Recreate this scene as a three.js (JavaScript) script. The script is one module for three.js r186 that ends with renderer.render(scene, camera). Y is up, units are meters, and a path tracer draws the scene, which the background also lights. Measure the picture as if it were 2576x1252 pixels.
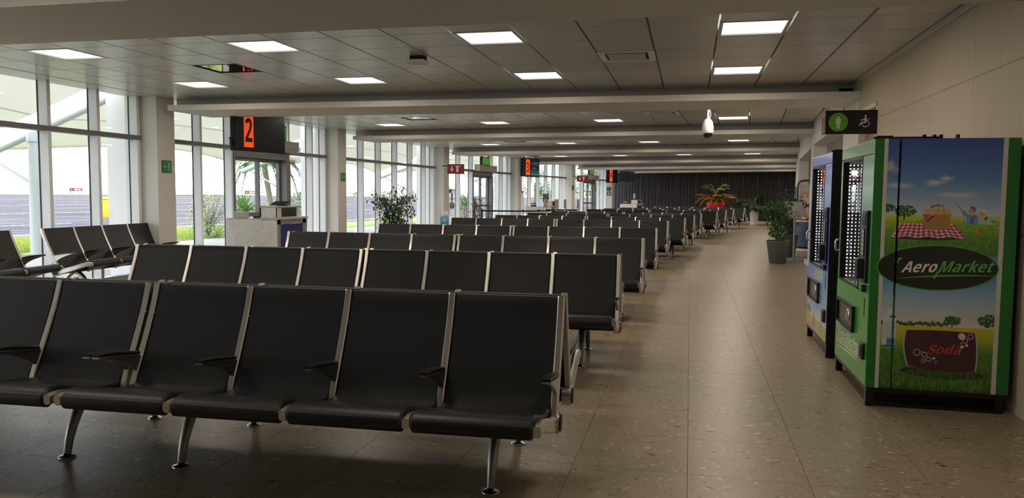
import * as THREE from 'three';
import { RoundedBoxGeometry } from 'three/addons/geometries/RoundedBoxGeometry.js';
import { mergeGeometries, mergeVertices } from 'three/addons/utils/BufferGeometryUtils.js';
import { ImprovedNoise } from 'three/addons/math/ImprovedNoise.js';
import { RectAreaLightUniformsLib } from 'three/addons/lights/RectAreaLightUniformsLib.js';

// ---------- camera, sky, exposure ----------
const SKY = 4.2, LAMP = 12, EXPOSURE = 1.3;
const scene = new THREE.Scene();
const camera = new THREE.PerspectiveCamera(2 * Math.atan(626 / 1934.64) * 180 / Math.PI, 2576 / 1252, 0.05, 1500);
camera.position.set(0, 1.42, 0);
camera.rotation.order = 'YXZ';
camera.rotation.set(-0.0711, 0.2266759, 0.0086075);
scene.add(camera);
scene.background = new THREE.Color().setRGB(0.9, 0.96, 1.04);
scene.backgroundIntensity = SKY;
const renderer = new THREE.WebGLRenderer({ antialias: true });
renderer.toneMapping = THREE.LinearToneMapping;
renderer.toneMappingExposure = EXPOSURE;
renderer.shadowMap.enabled = true;
RectAreaLightUniformsLib.init();

// ---------- helpers ----------
let seed = 12345;
const rnd = () => { seed = (seed * 1664525 + 1013904223) >>> 0; return seed / 4294967296; };
const rr = (a, b) => a + (b - a) * rnd();
const noise = new ImprovedNoise();
const used = {};
function numbered(n) { const k = used[n] = (used[n] ?? -1) + 1; return k ? n + '_' + String(k).padStart(3, '0') : n; }
function sh(m) { m.castShadow = true; m.receiveShadow = true; return m; }
function part(name, geo, mat, parent) {
  const m = sh(new THREE.Mesh(Array.isArray(geo) ? merge(geo) : geo, mat));
  if (parent) { m.name = name; parent.add(m); } else { m.name = numbered(name); scene.add(m); }
  return m;
}
function merge(list) {
  if (list.length === 1) return list[0];
  const l = list.map(g => { const q = g.index ? g.toNonIndexed() : g.clone(); for (const a of Object.keys(q.attributes)) if (!['position', 'normal', 'uv'].includes(a)) q.deleteAttribute(a); return q; });
  return mergeGeometries(l, false);
}
function tag(o, label, category, group) { o.userData = { ...o.userData, label, category }; if (group) o.userData.group = group; return o; }
function thing(name, label, category, [x, y, z] = [0, 0, 0], turn = 0, group) {
  const o = new THREE.Group(); o.name = numbered(name); o.position.set(x, y, z); o.rotation.y = turn; scene.add(o);
  return tag(o, label, category, group);
}
function struct(name, label) { const o = new THREE.Group(); o.name = name; scene.add(o); o.userData = { kind: 'structure', label }; return o; }
const kind = (m, k) => { m.userData.kind = k; return m; };
const lab = (m, l) => { m.userData.label = l; return m; };
function box(w, h, d, x = 0, y = 0, z = 0) { const g = new THREE.BoxGeometry(w, h, d); g.translate(x, y, z); return g; }
function rbox(w, h, d, x = 0, y = 0, z = 0, r = 0.006, s = 2) { const g = new RoundedBoxGeometry(w, h, d, s, Math.min(r, w / 2.01, h / 2.01, d / 2.01)); g.translate(x, y, z); return g; }
function cyl(r1, r2, h, x = 0, y = 0, z = 0, n = 16, axis = 'y') { const g = new THREE.CylinderGeometry(r1, r2, h, n); if (axis === 'x') g.rotateZ(Math.PI / 2); if (axis === 'z') g.rotateX(Math.PI / 2); g.translate(x, y, z); return g; }
function bar(a, b, r, n = 8, r2 = r) {
  const A = new THREE.Vector3(...a), B = new THREE.Vector3(...b), d = B.clone().sub(A), L = d.length();
  const g = new THREE.CylinderGeometry(r2, r, L, n); g.translate(0, L / 2, 0);
  g.applyQuaternion(new THREE.Quaternion().setFromUnitVectors(new THREE.Vector3(0, 1, 0), d.normalize())); g.translate(...a); return g;
}
function tube(pts, r, n = 20, k = 8) { return new THREE.TubeGeometry(new THREE.CatmullRomCurve3(pts.map(p => new THREE.Vector3(...p))), n, r, k); }
function lathe(pts, n = 24) { return new THREE.LatheGeometry(pts.map(p => new THREE.Vector2(...p)), n); }
const move = (g, x, y, z, ry = 0) => { g = g.clone(); if (ry) g.rotateY(ry); g.translate(x, y, z); return g; };
function metreUV(g, s = 1, ox = 0, oy = 0) {
  const q = g.index ? g.toNonIndexed() : g, p = q.attributes.position, n = q.attributes.normal, uv = new Float32Array(p.count * 2);
  for (let i = 0; i < p.count; i++) {
    const ax = Math.abs(n.getX(i)), ay = Math.abs(n.getY(i)), az = Math.abs(n.getZ(i));
    const [u, v] = ay > ax && ay > az ? [p.getX(i), p.getZ(i)] : ax > az ? [p.getZ(i), p.getY(i)] : [p.getX(i), p.getY(i)];
    uv[2 * i] = u * s + ox; uv[2 * i + 1] = v * s + oy;
  }
  q.setAttribute('uv', new THREE.BufferAttribute(uv, 2)); return q;
}
// a chamfered rectangular section of width w (along x) swept along a curve in the zy plane
function sweep(pts, w, th, { smooth = true, n = 18, bev = 0.3, x = 0 } = {}) {
  let P = pts.map(p => new THREE.Vector3(0, p[1], p[0]));
  if (smooth) P = new THREE.CatmullRomCurve3(P, false, 'centripetal').getPoints(n);
  const m = P.length, pos = [], idx = [];
  for (let i = 0; i < m; i++) {
    const t = P[Math.min(i + 1, m - 1)].clone().sub(P[Math.max(i - 1, 0)]).normalize();
    const nz = t.y, ny = -t.z, f = i / (m - 1), T = (typeof th === 'function' ? th(f) : th) / 2, W = (typeof w === 'function' ? w(f) : w) / 2, b = Math.min(T, W) * bev;
    for (const [a, c] of [[-W, -T + b], [-W + b, -T], [W - b, -T], [W, -T + b], [W, T - b], [W - b, T], [-W + b, T], [-W, T - b]])
      pos.push(x + a, P[i].y + ny * c, P[i].z + nz * c);
  }
  for (let i = 0; i < m - 1; i++) for (let k = 0; k < 8; k++) { const a = i * 8 + k, b = i * 8 + (k + 1) % 8; idx.push(a, b, a + 8, b, b + 8, a + 8); }
  for (let k = 1; k < 7; k++) { idx.push(0, k + 1, k); const o = (m - 1) * 8; idx.push(o, o + k, o + k + 1); }
  let g = new THREE.BufferGeometry(); g.setAttribute('position', new THREE.Float32BufferAttribute(pos, 3)); g.setIndex(idx);
  g = g.toNonIndexed(); g.computeVertexNormals(); return smoothNormals(g, 0.75);
}
function smoothNormals(g, cosLimit) {   // averages the face normals that lie within a crease angle
  const p = g.attributes.position, n = g.attributes.normal, map = new Map(), out = new Float32Array(p.count * 3);
  const key = i => Math.round(p.getX(i) * 2e4) + ',' + Math.round(p.getY(i) * 2e4) + ',' + Math.round(p.getZ(i) * 2e4);
  for (let i = 0; i < p.count; i++) { const k = key(i); (map.get(k) ?? map.set(k, []).get(k)).push(i); }
  const a = new THREE.Vector3(), b = new THREE.Vector3(), s = new THREE.Vector3();
  for (const l of map.values()) for (const i of l) {
    a.fromBufferAttribute(n, i); s.set(0, 0, 0);
    for (const j of l) { b.fromBufferAttribute(n, j); if (a.dot(b) > cosLimit) s.add(b); }
    s.normalize(); out.set([s.x, s.y, s.z], i * 3);
  }
  g.setAttribute('normal', new THREE.BufferAttribute(out, 3));
  g.setAttribute('uv', new THREE.BufferAttribute(new Float32Array(p.count * 2), 2)); return metreUV(g);
}
// a prism over a polygon given in plan as [x, z] points
function prism(poly, y0, y1) {
  const s = new THREE.Shape(poly.map(([x, z]) => new THREE.Vector2(x, -z)));
  const g = new THREE.ExtrudeGeometry(s, { depth: y1 - y0, bevelEnabled: false }); g.rotateX(-Math.PI / 2); g.translate(0, y0, 0); return metreUV(g);
}
function clip(poly, a, b) {             // keeps what lies to the left of a -> b (plan, x right, z down)
  const side = p => (b[0] - a[0]) * (p[1] - a[1]) - (b[1] - a[1]) * (p[0] - a[0]), out = [];
  poly.forEach((p, i) => {
    const q = poly[(i + 1) % poly.length], sp = side(p), sq = side(q);
    if (sp >= 0) out.push(p);
    if (sp * sq < 0) { const t = sp / (sp - sq); out.push([p[0] + (q[0] - p[0]) * t, p[1] + (q[1] - p[1]) * t]); }
  });
  return out;
}
const area = P => Math.abs(P.reduce((s, p, i) => { const q = P[(i + 1) % P.length]; return s + p[0] * q[1] - q[0] * p[1]; }, 0)) / 2;
const lerp2 = (a, b, t) => [a[0] + (b[0] - a[0]) * t, a[1] + (b[1] - a[1]) * t];
// frame of a line in plan: point at distance u along a -> b and v to its side (positive towards the hall's axis when a is nearer)
function frame(a, b) {
  const L = Math.hypot(b[0] - a[0], b[1] - a[1]), t = [(b[0] - a[0]) / L, (b[1] - a[1]) / L], n = [-t[1], t[0]];
  return { L, t, n, at: (u, v = 0) => [a[0] + t[0] * u + n[0] * v, a[1] + t[1] * u + n[1] * v], ang: Math.atan2(-t[1], t[0]) };
}
function slabAlong(F, u0, u1, v0, v1, y0, y1) { return prism([F.at(u0, v0), F.at(u1, v0), F.at(u1, v1), F.at(u0, v1)], y0, y1); }
const ORD = ['first', 'second', 'third', 'fourth', 'fifth', 'sixth', 'seventh', 'eighth', 'ninth', 'tenth', 'eleventh', 'twelfth'];

// ---------- textures and materials ----------
function canvas(w, h, draw, srgb = true) {
  const c = document.createElement('canvas'); c.width = w; c.height = h; const g = c.getContext('2d'); draw(g, w, h);
  const t = new THREE.CanvasTexture(c); if (srgb) t.colorSpace = THREE.SRGBColorSpace; t.wrapS = t.wrapT = THREE.RepeatWrapping; t.anisotropy = 8; return t;
}
function grain(n, f) {                   // single-channel DataTexture
  const d = new Uint8Array(n * n * 4);
  for (let y = 0; y < n; y++) for (let x = 0; x < n; x++) { const v = Math.max(0, Math.min(255, f(x / n, y / n) * 255)); d.set([v, v, v, 255], (y * n + x) * 4); }
  const t = new THREE.DataTexture(d, n, n); t.wrapS = t.wrapT = THREE.RepeatWrapping; t.magFilter = THREE.LinearFilter; t.minFilter = THREE.LinearFilter; t.needsUpdate = true; return t;
}
const std = (color, roughness = 0.6, metalness = 0, extra = {}) => new THREE.MeshStandardMaterial({ color, roughness, metalness, ...extra });
const phys = (o) => new THREE.MeshPhysicalMaterial(o);
function rep(t, s) { const c = t.clone(); c.repeat.set(s, s); c.needsUpdate = true; return c; }
const blob = (g, x, y, rx, ry, a) => { g.beginPath(); g.ellipse(x, y, rx, ry, a, 0, 7); g.fill(); };

const terrazzo = canvas(2048, 2048, (g, w, h) => {
  g.fillStyle = 'rgb(150,137,115)'; g.fillRect(0, 0, w, h);
  for (let i = 0; i < 500; i++) { const v = rr(-8, 8); g.fillStyle = `rgba(${148 + v},${134 + v},${110 + v},0.2)`; blob(g, rr(0, w), rr(0, h), rr(30, 160), rr(30, 110), rr(0, 3)); }
  for (let i = 0; i < 26000; i++) { const v = rr(-34, 30); g.fillStyle = `rgba(${150 + v},${136 + v},${112 + v},0.6)`; const s = rr(1, 4); blob(g, rr(0, w), rr(0, h), s, s * rr(0.5, 1), rr(0, 3)); }
  for (let i = 0; i < 2600; i++) {
    const k = rnd(), s = rr(3, 12) * (rnd() < 0.1 ? 1.9 : 1);
    g.fillStyle = k < 0.42 ? `rgba(206,194,174,${rr(0.4, 0.95)})` : k < 0.75 ? `rgba(84,68,52,${rr(0.35, 0.85)})` : `rgba(170,146,120,${rr(0.4, 0.8)})`;
    const x = rr(0, w), y = rr(0, h), n = 6, a0 = rr(0, 6); g.beginPath();
    for (let j = 0; j < n; j++) { const a = a0 + j / n * 6.283, q = s * rr(0.55, 1.1); g[j ? 'lineTo' : 'moveTo'](x + Math.cos(a) * q * 1.25, y + Math.sin(a) * q * 0.8); }
    g.closePath(); g.fill();
  }
});
const floorRough = grain(256, (u, v) => 0.34 + 0.03 * noise.noise(u * 9, v * 9, 3) + 0.02 * noise.noise(u * 40, v * 40, 5));
const leatherBump = grain(256, (u, v) => 0.5 + 0.35 * noise.noise(u * 60, v * 60, 1) + 0.25 * noise.noise(u * 120, v * 120, 2));
const stoneWall = canvas(1024, 1024, (g, w, h) => {
  g.fillStyle = 'rgb(198,182,160)'; g.fillRect(0, 0, w, h);
  for (let i = 0; i < 900; i++) { const v = rr(-12, 10); g.fillStyle = `rgba(${196 + v},${180 + v},${157 + v},0.2)`; g.fillRect(rr(-20, w), rr(-300, h), rr(2, 26), rr(120, 700)); }
  for (let i = 0; i < 1600; i++) { const v = rr(-14, 12); g.fillStyle = `rgba(${198 + v},${182 + v},${160 + v},0.25)`; g.fillRect(rr(0, w), rr(0, h), rr(1, 3), rr(20, 160)); }
});
const marble = canvas(512, 512, (g, w, h) => {
  g.fillStyle = 'rgb(228,228,226)'; g.fillRect(0, 0, w, h);
  for (let i = 0; i < 90; i++) { const v = rr(-26, 14); g.fillStyle = `rgba(${222 + v},${222 + v},${219 + v},0.2)`; blob(g, rr(0, w), rr(0, h), rr(20, 90), rr(10, 50), rr(0, 3)); }
  for (let i = 0; i < 26; i++) { g.strokeStyle = `rgba(128,124,116,${rr(0.1, 0.35)})`; g.lineWidth = rr(0.6, 3); let x = rr(0, w), y = rr(0, h); g.beginPath(); g.moveTo(x, y); for (let k = 0; k < 8; k++) { x += rr(-30, 40); y += rr(-30, 36); g.lineTo(x, y); } g.stroke(); }
});
const asphaltTex = canvas(1024, 1024, (g, w, h) => {
  g.fillStyle = 'rgb(76,75,80)'; g.fillRect(0, 0, w, h);
  for (let i = 0; i < 400; i++) { const v = rr(-22, 46); g.fillStyle = `rgba(${76 + v},${75 + v},${80 + v},0.45)`; g.fillRect(rr(-40, w), rr(0, h), rr(60, 500), rr(3, 26)); }
  for (let i = 0; i < 9000; i++) { const v = rr(-22, 22); g.fillStyle = `rgba(${76 + v},${75 + v},${80 + v},0.5)`; g.fillRect(rr(0, w), rr(0, h), 2, 2); }
});
const turfTex = canvas(512, 512, (g, w, h) => {
  g.fillStyle = 'rgb(112,126,56)'; g.fillRect(0, 0, w, h);
  for (let i = 0; i < 14000; i++) { const v = rr(-30, 34); g.fillStyle = `rgba(${120 + v},${136 + v},${58 + v * 0.6},0.6)`; g.fillRect(rr(0, w), rr(0, h), rr(1, 4), rr(2, 7)); }
});
const concreteTex = canvas(512, 512, (g, w, h) => {
  g.fillStyle = 'rgb(164,164,161)'; g.fillRect(0, 0, w, h);
  for (let i = 0; i < 5000; i++) { const v = rr(-14, 12); g.fillStyle = `rgba(${162 + v},${162 + v},${159 + v},0.4)`; const s = rr(1, 9); blob(g, rr(0, w), rr(0, h), s, s, 0); }
});

const M = {
  floor: std(0xffffff, 1, 0, { map: rep(terrazzo, 0.45), roughnessMap: floorRough }),
  joint: std(0x6e6254, 0.9),
  tile: phys({ color: new THREE.Color().setRGB(0.64, 0.63, 0.61), roughness: 0.27, ior: 1.7 }),
  plenum: std(0x6e6c69, 0.8),
  plaster: std(new THREE.Color().setRGB(0.76, 0.74, 0.7), 0.85),
  white: std(new THREE.Color().setRGB(0.84, 0.85, 0.86), 0.6),
  column: std(new THREE.Color().setRGB(0.74, 0.73, 0.705), 0.75),
  wall: std(0xffffff, 0.6, 0, { map: rep(stoneWall, 0.8) }),
  frame: std(new THREE.Color().setRGB(0.82, 0.85, 0.88), 0.42, 0.0),
  frameIn: std(new THREE.Color().setRGB(0.2, 0.195, 0.205), 0.45, 0.2),
  gasket: std(0x15161a, 0.7),
  glass: phys({ color: 0xffffff, transmission: 1, thickness: 0, roughness: 0, ior: 1.45 }),
  acrylic: phys({ color: 0xffffff, transmission: 1, thickness: 0, roughness: 0.05, ior: 1.3 }),
  leather: phys({ color: new THREE.Color().setRGB(0.0135, 0.0138, 0.0152), roughness: 0.42, specularIntensity: 0.7, bumpMap: rep(leatherBump, 5), bumpScale: 0.0006 }),
  alu: std(new THREE.Color().setRGB(0.66, 0.63, 0.59), 0.33, 1),
  aluDark: std(new THREE.Color().setRGB(0.3, 0.29, 0.28), 0.4, 1),
  blackPlastic: std(0x141413, 0.42),
  black: std(0x060607, 0.35),
  rubber: std(0x0b0b0b, 0.8),
  dark: std(0x17171b, 0.6),
  lamp: std(0xffffff, 0.6, 0, { emissive: 0xffffff, emissiveIntensity: 1.25 }),
  lampFrame: std(new THREE.Color().setRGB(0.6, 0.57, 0.54), 0.4),
  steel: std(new THREE.Color().setRGB(0.6, 0.6, 0.6), 0.25, 1),
  marble: std(0xffffff, 0.25, 0, { map: marble }),
  counterTop: std(new THREE.Color().setRGB(0.5, 0.47, 0.44), 0.3),
  counterSide: std(new THREE.Color().setRGB(0.3, 0.28, 0.26), 0.5),
  blue: std(0x16206a, 0.5),
  wood: std(0x9c7048, 0.5),
  potGrey: std(0x5a5b59, 0.55),
  potWhite: std(0xd8d6d2, 0.45),
  potRed: std(0xd5152c, 0.4),
  soil: std(0x1c1510, 1),
  stem: std(0x6b5842, 0.8),
  stemGreen: std(0x47602f, 0.7),
  leaf: std(0x355f2c, 0.5, 0, { side: THREE.DoubleSide }),
  leafDark: std(0x2a4c26, 0.45, 0, { side: THREE.DoubleSide }),
  leafLight: std(0x86a84c, 0.55, 0, { side: THREE.DoubleSide }),
  leafGold: std(0xa98427, 0.6, 0, { side: THREE.DoubleSide }),
  leafOlive: std(0x4c5222, 0.6, 0, { side: THREE.DoubleSide }),
  leafRed: std(0x8c4436, 0.6, 0, { side: THREE.DoubleSide }),
  slat: std(0x2e2629, 0.65),
  slatBack: std(0x2e2629, 0.8),
  concrete: std(0xffffff, 0.85, 0, { map: rep(concreteTex, 0.35) }),
  asphalt: phys({ color: 0xffffff, roughness: 1, specularIntensity: 0.1, map: rep(asphaltTex, 0.035) }),
  turf: std(0xffffff, 0.95, 0, { map: rep(turfTex, 0.4) }),
  farTurf: std(0x9fa97c, 1),
  yellow: std(0xe8b018, 0.6),
  paintWhite: std(0xa8a8a8, 0.7),
  paintYellow: std(0xb08436, 0.7),
  membrane: phys({ color: new THREE.Color().setRGB(0.7, 0.675, 0.59), roughness: 0.85, transmission: 0.14, thickness: 0, side: THREE.DoubleSide }),
  steelWhite: std(new THREE.Color().setRGB(0.42, 0.45, 0.465), 0.5),
};

// ---------- plan of the hall: beams (front edge, left to right), window columns, right wall ----------
const BEAM = [   // [left edge point, right edge point] of the ceiling on each beam's front line
  [[-8.33, 2.0], [2.12, 2.0]], [[-8.33, -4.57], [2.12, -4.57]], [[-8.33, -10.8], [2.12, -10.8]], [[-8.16, -17.36], [2.4, -16.54]],
  [[-7.86, -24.34], [2.93, -22.72]], [[-7.0, -31.98], [3.74, -29.36]], [[-5.8, -38.92], [4.42, -35.25]], [[-4.45, -44.95], [5.1, -40.85]], [[-4.3, -47.2], [5.5, -42.35]]];
const BAY = [    // for the bay that ends at beam k+1: centre of a ceiling lamp, heading of the tile grid
  [0.515, -3.3, 0], [0.515, -9.77, 0], [0.775, -15.64, 4.3], [1.24, -21.95, 8], [2.12, -28.8, 12], [3.1, -34.65, 16.5], [4.0, -40.1, 20.5], [4.9, -42.4, 25]].map(([x, z, a]) => ({ x, z, a: a * Math.PI / 180 }));
const COL = [[-8.33, 2.2], [-8.33, -4.3], [-8.33, -10.79], [-8.17, -16.95], [-7.87, -24.11], [-7.0, -31.4], [-5.85, -38.7], [-4.45, -45.0]];
const GL = -0.42;                                        // glass line, outside the inner column faces
const left = COL.slice(0, -1).map((c, i) => frame(c, COL[i + 1]));
const H = 2.93;

// ---------- floor ----------
{
  const floor = struct('floor', 'large terrazzo floor tiles with thin dark joints');
  const sub = part('screed', prism([[-9.1, 6], [9.2, 6], [9.2, -52], [-5.2, -52], [-5.0, -45], [-6.5, -38.5], [-7.6, -31.2], [-8.45, -24], [-8.75, -16.9], [-8.9, -10.7]], -0.12, -0.006), M.joint, floor);
  const cells = [];
  const dir = new THREE.Vector3();
  camera.updateMatrixWorld(); const inv = camera.matrixWorld.clone().invert();
  for (let i = -16; i < 22; i++) for (let j = -16; j < 82; j++) {
    const x0 = -3.52 + 0.59 * i, z1 = -3.36 - 0.59 * j, g = 0.0012;
    let P = [[x0 + g, z1 - g], [x0 + 0.59 - g, z1 - g], [x0 + 0.59 - g, z1 - 0.59 + g], [x0 + g, z1 - 0.59 + g]];
    const cz = z1 - 0.295; if (x0 > 8.8) continue;
    for (let k = 0; k < left.length; k++) if ((k === 0 || cz <= COL[k][1]) && (k === left.length - 1 || cz > COL[k + 1][1])) { P = clip(P, left[k].at(0, GL - 0.06), left[k].at(5, GL - 0.06)); }
    if (P.length < 3 || area(P) < 0.004) continue;
    dir.set(x0 + 0.295, 0, cz).applyMatrix4(inv);
    const vis = dir.z < -0.5 && Math.abs(dir.x / dir.z) < 0.72 && Math.abs(dir.y / dir.z) < 0.38;
    cells.push({ P, d: vis ? -dir.z : 1e3 - dir.z });
  }
  cells.sort((a, b) => a.d - b.d);
  const rest = [];
  cells.forEach(({ P }, n) => {
    const s = new THREE.Shape(P.map(([x, z]) => new THREE.Vector2(x, -z)));
    const g = n < 300 ? new THREE.ExtrudeGeometry(s, { depth: 0.02, bevelEnabled: false }) : new THREE.ShapeGeometry(s);
    g.rotateX(-Math.PI / 2); g.translate(0, n < 300 ? -0.02 : 0, 0);
    const q = metreUV(g, 1, rr(0, 2), rr(0, 2));
    if (n < 300) part('floor_tile', q, M.floor, floor); else rest.push(q);
  });
  kind(part('floor_tiles', rest, M.floor, floor), 'stuff');
}

// ---------- ceiling: metal pans, stepped beams, roof ----------
const lampSpots = [], ventSpots = [];
{
  const ceiling = struct('ceiling', 'grey metal ceiling tiles between stepped plaster beams');
  const tiles = [];
  for (let k = 0; k < BAY.length; k++) {
    const B = BAY[k], u = [Math.cos(B.a), Math.sin(B.a)], d = [Math.sin(B.a), -Math.cos(B.a)];
    const at = (a, b) => [B.x + u[0] * a + d[0] * b, B.z + u[1] * a + d[1] * b];
    const fN = frame(BEAM[k][0], BEAM[k][1]), fF = frame(BEAM[k + 1][0], BEAM[k + 1][1]);
    // plan normal n of a left-to-right line points to the camera, so offsets towards the far end are negative
    const N0 = fN.at(0, -0.75), N1 = fN.at(fN.L, -0.75), F0 = fF.at(0, -0.5), F1 = fF.at(fF.L, -0.5);
    const E = [BEAM[k][0], BEAM[k + 1][0]], R = [BEAM[k][1], BEAM[k + 1][1]];
    const inside = (P) => { let q = clip(P, N1, N0); q = clip(q, F0, F1); q = clip(q, E[0], E[1]); return clip(q, R[1], R[0]); };
    for (let i = -18; i < 6; i++) for (let j = -8; j < 9; j++) {
      const lampHere = ((i % 4) + 4) % 4 === 0 && i >= -12 && i <= 0 && (j === 0 || (j === -4 && k > 0)) && k < 7;
      const ventHere = (i === -2 || i === -10) && j === -2 && k < 6;
      const g1 = 0.009, g2 = 0.006, P = [at(0.61 * i - 0.305 + g1, 0.605 * j - 0.3025 + g2), at(0.61 * i + 0.305 - g1, 0.605 * j - 0.3025 + g2), at(0.61 * i + 0.305 - g1, 0.605 * j + 0.3025 - g2), at(0.61 * i - 0.305 + g1, 0.605 * j + 0.3025 - g2)];
      const q = inside(P); if (q.length < 3 || area(q) < 0.01) continue;
      if ((lampHere || ventHere) && area(q) > 0.34) { (lampHere ? lampSpots : ventSpots).push({ k, i, j, p: at(0.61 * i, 0.605 * j), a: B.a }); continue; }
      tiles.push({ q, k });
    }
    // beam: wide slab below, set-back band above
    const L0 = 0.2, Lm = fF.L;
    if (k < 7) {
      part('beam_slab', slabAlong(fF, L0, Lm, -1.15, 0, 2.70, 2.785), M.plaster, ceiling);
      part('beam_band', slabAlong(fF, 0.0, Lm, -0.75, -0.5, 2.785, 3.0), M.plaster, ceiling);
    }
  }
  const f0 = frame(BEAM[0][0], BEAM[0][1]);
  part('beam_slab', slabAlong(f0, 0, f0.L, -1.15, 0, 2.70, 3.0), M.plaster, ceiling);
  part('rear_ceiling', prism([[-9, 6], [2.3, 6], [2.3, 1.4], [-9, 1.4]], H, 3.0), M.plaster, ceiling);
  tiles.sort((a, b) => ((a.k === 1 ? 0 : a.k === 2 ? 1 : a.k === 0 ? 9 : a.k) - (b.k === 1 ? 0 : b.k === 2 ? 1 : b.k === 0 ? 9 : b.k)));
  const rest = [];
  tiles.forEach(({ q }, n) => { const g = prism(q, H, H + 0.02); if (n < 300) part('ceiling_tile', g, M.tile, ceiling); else rest.push(g); });
  kind(part('ceiling_tiles', rest, M.tile, ceiling), 'stuff');
  // plain edge strip from the last pan to the window head
  left.forEach((F, k) => part('edge_strip', slabAlong(F, 0, F.L, -0.5, 0.012, H - 0.004, H + 0.06), M.tile, ceiling));
  const rim = COL.map((c, k) => (left[k] ?? left[k - 1]).at(left[k] ? 0 : left[k - 1].L, -0.62));
  part('roof', prism([[-8.95, 6.2], [9.4, 6.2], [9.4, -53], [-4.9, -53], ...rim.slice().reverse()], 3.0, 3.25), M.plaster, ceiling);
}

// ---------- ceiling lamps and air vents ----------
const bayWord = ['overhead', 'nearest full', 'second', 'third', 'fourth', 'fifth', 'sixth'];
{
  const s = 0.28;
  const frameGeo = merge([box(0.6, 0.02, 0.03, 0, 0.006, s + 0.008), box(0.6, 0.02, 0.03, 0, 0.006, -s - 0.008), box(0.03, 0.02, 0.53, s + 0.004, 0.006, 0), box(0.03, 0.02, 0.53, -s - 0.004, 0.006, 0)]);
  const diff = box(0.55, 0.012, 0.55, 0, 0.016, 0);
  const col = { 0: 'nearest the wall', [-4]: 'second from the wall', [-8]: 'second from the windows', [-12]: 'nearest the windows' };
  for (const { k, i, j, p, a } of lampSpots) {
    const t = thing('ceiling_lamp', `square white ceiling lamp ${col[i]}, ${j ? 'front' : 'rear'} row of the ${bayWord[k]} ceiling bay`, 'ceiling lamp', [p[0], H, p[1]], -a, 'square ceiling lamps');
    part('lamp_frame', frameGeo, M.lampFrame, t); part('diffuser', diff, M.lamp, t);
    const l = new THREE.RectAreaLight(0xffeed8, LAMP, 0.55, 0.55); l.rotation.x = -Math.PI / 2; l.position.y = -0.012; t.add(l);
  }
  for (const [x, z, l] of [[4.0, -14.3, 'square ceiling lamp inside the restroom alcove behind the vending machines'], [5.0, -20.0, 'square ceiling lamp inside the second alcove with the posters']]) {
    const t = thing('ceiling_lamp', l, 'ceiling lamp', [x, 2.96, z], 0, 'square ceiling lamps'); part('lamp_frame', frameGeo, M.lampFrame, t); part('diffuser', diff, M.lamp, t);
    const q = new THREE.RectAreaLight(0xf2f4ff, LAMP, 0.55, 0.55); q.rotation.x = -Math.PI / 2; q.position.y = -0.012; t.add(q);
  }
  const vf = merge([box(0.6, 0.02, 0.07, 0, 0.0, 0.265), box(0.6, 0.02, 0.07, 0, 0.0, -0.265), box(0.07, 0.02, 0.46, 0.265, 0, 0), box(0.07, 0.02, 0.46, -0.265, 0, 0)]);
  const plate = rbox(0.4, 0.012, 0.4, 0, -0.012, 0.0), well = box(0.58, 0.01, 0.58, 0, 0.03, 0);
  const mirror = std(new THREE.Color().setRGB(0.75, 0.77, 0.75), 0.03, 1);
  for (const { k, i, p, a } of ventSpots) {
    const win = i === -10;
    const t = thing('ceiling_vent', win ? `shiny mirror-like panel in dark frame, ${bayWord[k]} ceiling bay near windows` : `grey air diffuser with flat centre plate in the ${bayWord[k]} ceiling bay`, 'ceiling vent', [p[0], H, p[1]], -a, win ? 'mirror-like ceiling panels' : 'grey ceiling diffusers');
    part('well', well, M.plenum, t);
    if (win) { part('frame', [box(0.6, 0.012, 0.025, 0, 0.004, 0.288), box(0.6, 0.012, 0.025, 0, 0.004, -0.288), box(0.025, 0.012, 0.55, 0.288, 0.004, 0), box(0.025, 0.012, 0.55, -0.288, 0.004, 0)], M.dark, t); part('mirror_plate', box(0.54, 0.008, 0.54, 0, 0.01, 0), mirror, t); }
    else { part('frame', vf, M.white, t); part('centre_plate', plate, M.tile, t); }
  }
}

// ---------- left wall: columns, glazing, doors ----------
const wallLeft = struct('wall_left', 'white columns between tall windows');
for (let k = 0; k < COL.length; k++) {
  const F = left[k] ?? left[k - 1], u0 = left[k] ? 0 : F.L;
  part('column', metreUV(slabAlong(F, u0, u0 + 0.42, -0.6, 0, 0, 3.0)), M.column, wallLeft);
  if (k < 7) part('outer_column', slabAlong(F, u0 + 0.09, u0 + 0.5, -1.04, -0.48, -0.1, 3.4), M.white, wallLeft);
}
part('rear_wall', prism([[-8.9, 6.1], [-8.6, 6.1], [-8.6, 2.1], [-8.9, 2.1]], 0, 3.0), M.column, wallLeft);
const BARS = [[1.05, 2.0, 3.0, 4.0, 5.0, 6.0], [1.05, 1.96, 2.87, 3.78, 4.7, 5.61, 6.46], [0.55, 1.52, 2.44, 4.5, 5.51, 6.13], [0.87, 1.95, 3.01, 4.11, 5.23, 6.33, 7.08], [0.9, 1.99, 3.15, 5.15, 6.3, 7.25], [1.2, 2.3, 3.4, 4.5, 5.6, 6.75], [1.3, 2.45, 4.45, 5.1, 5.7, 6.3]];
const DOOR = { 2: [2.44, 4.5], 4: [3.15, 5.15], 6: [2.45, 4.45] };
let doorNo = 0;
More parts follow.
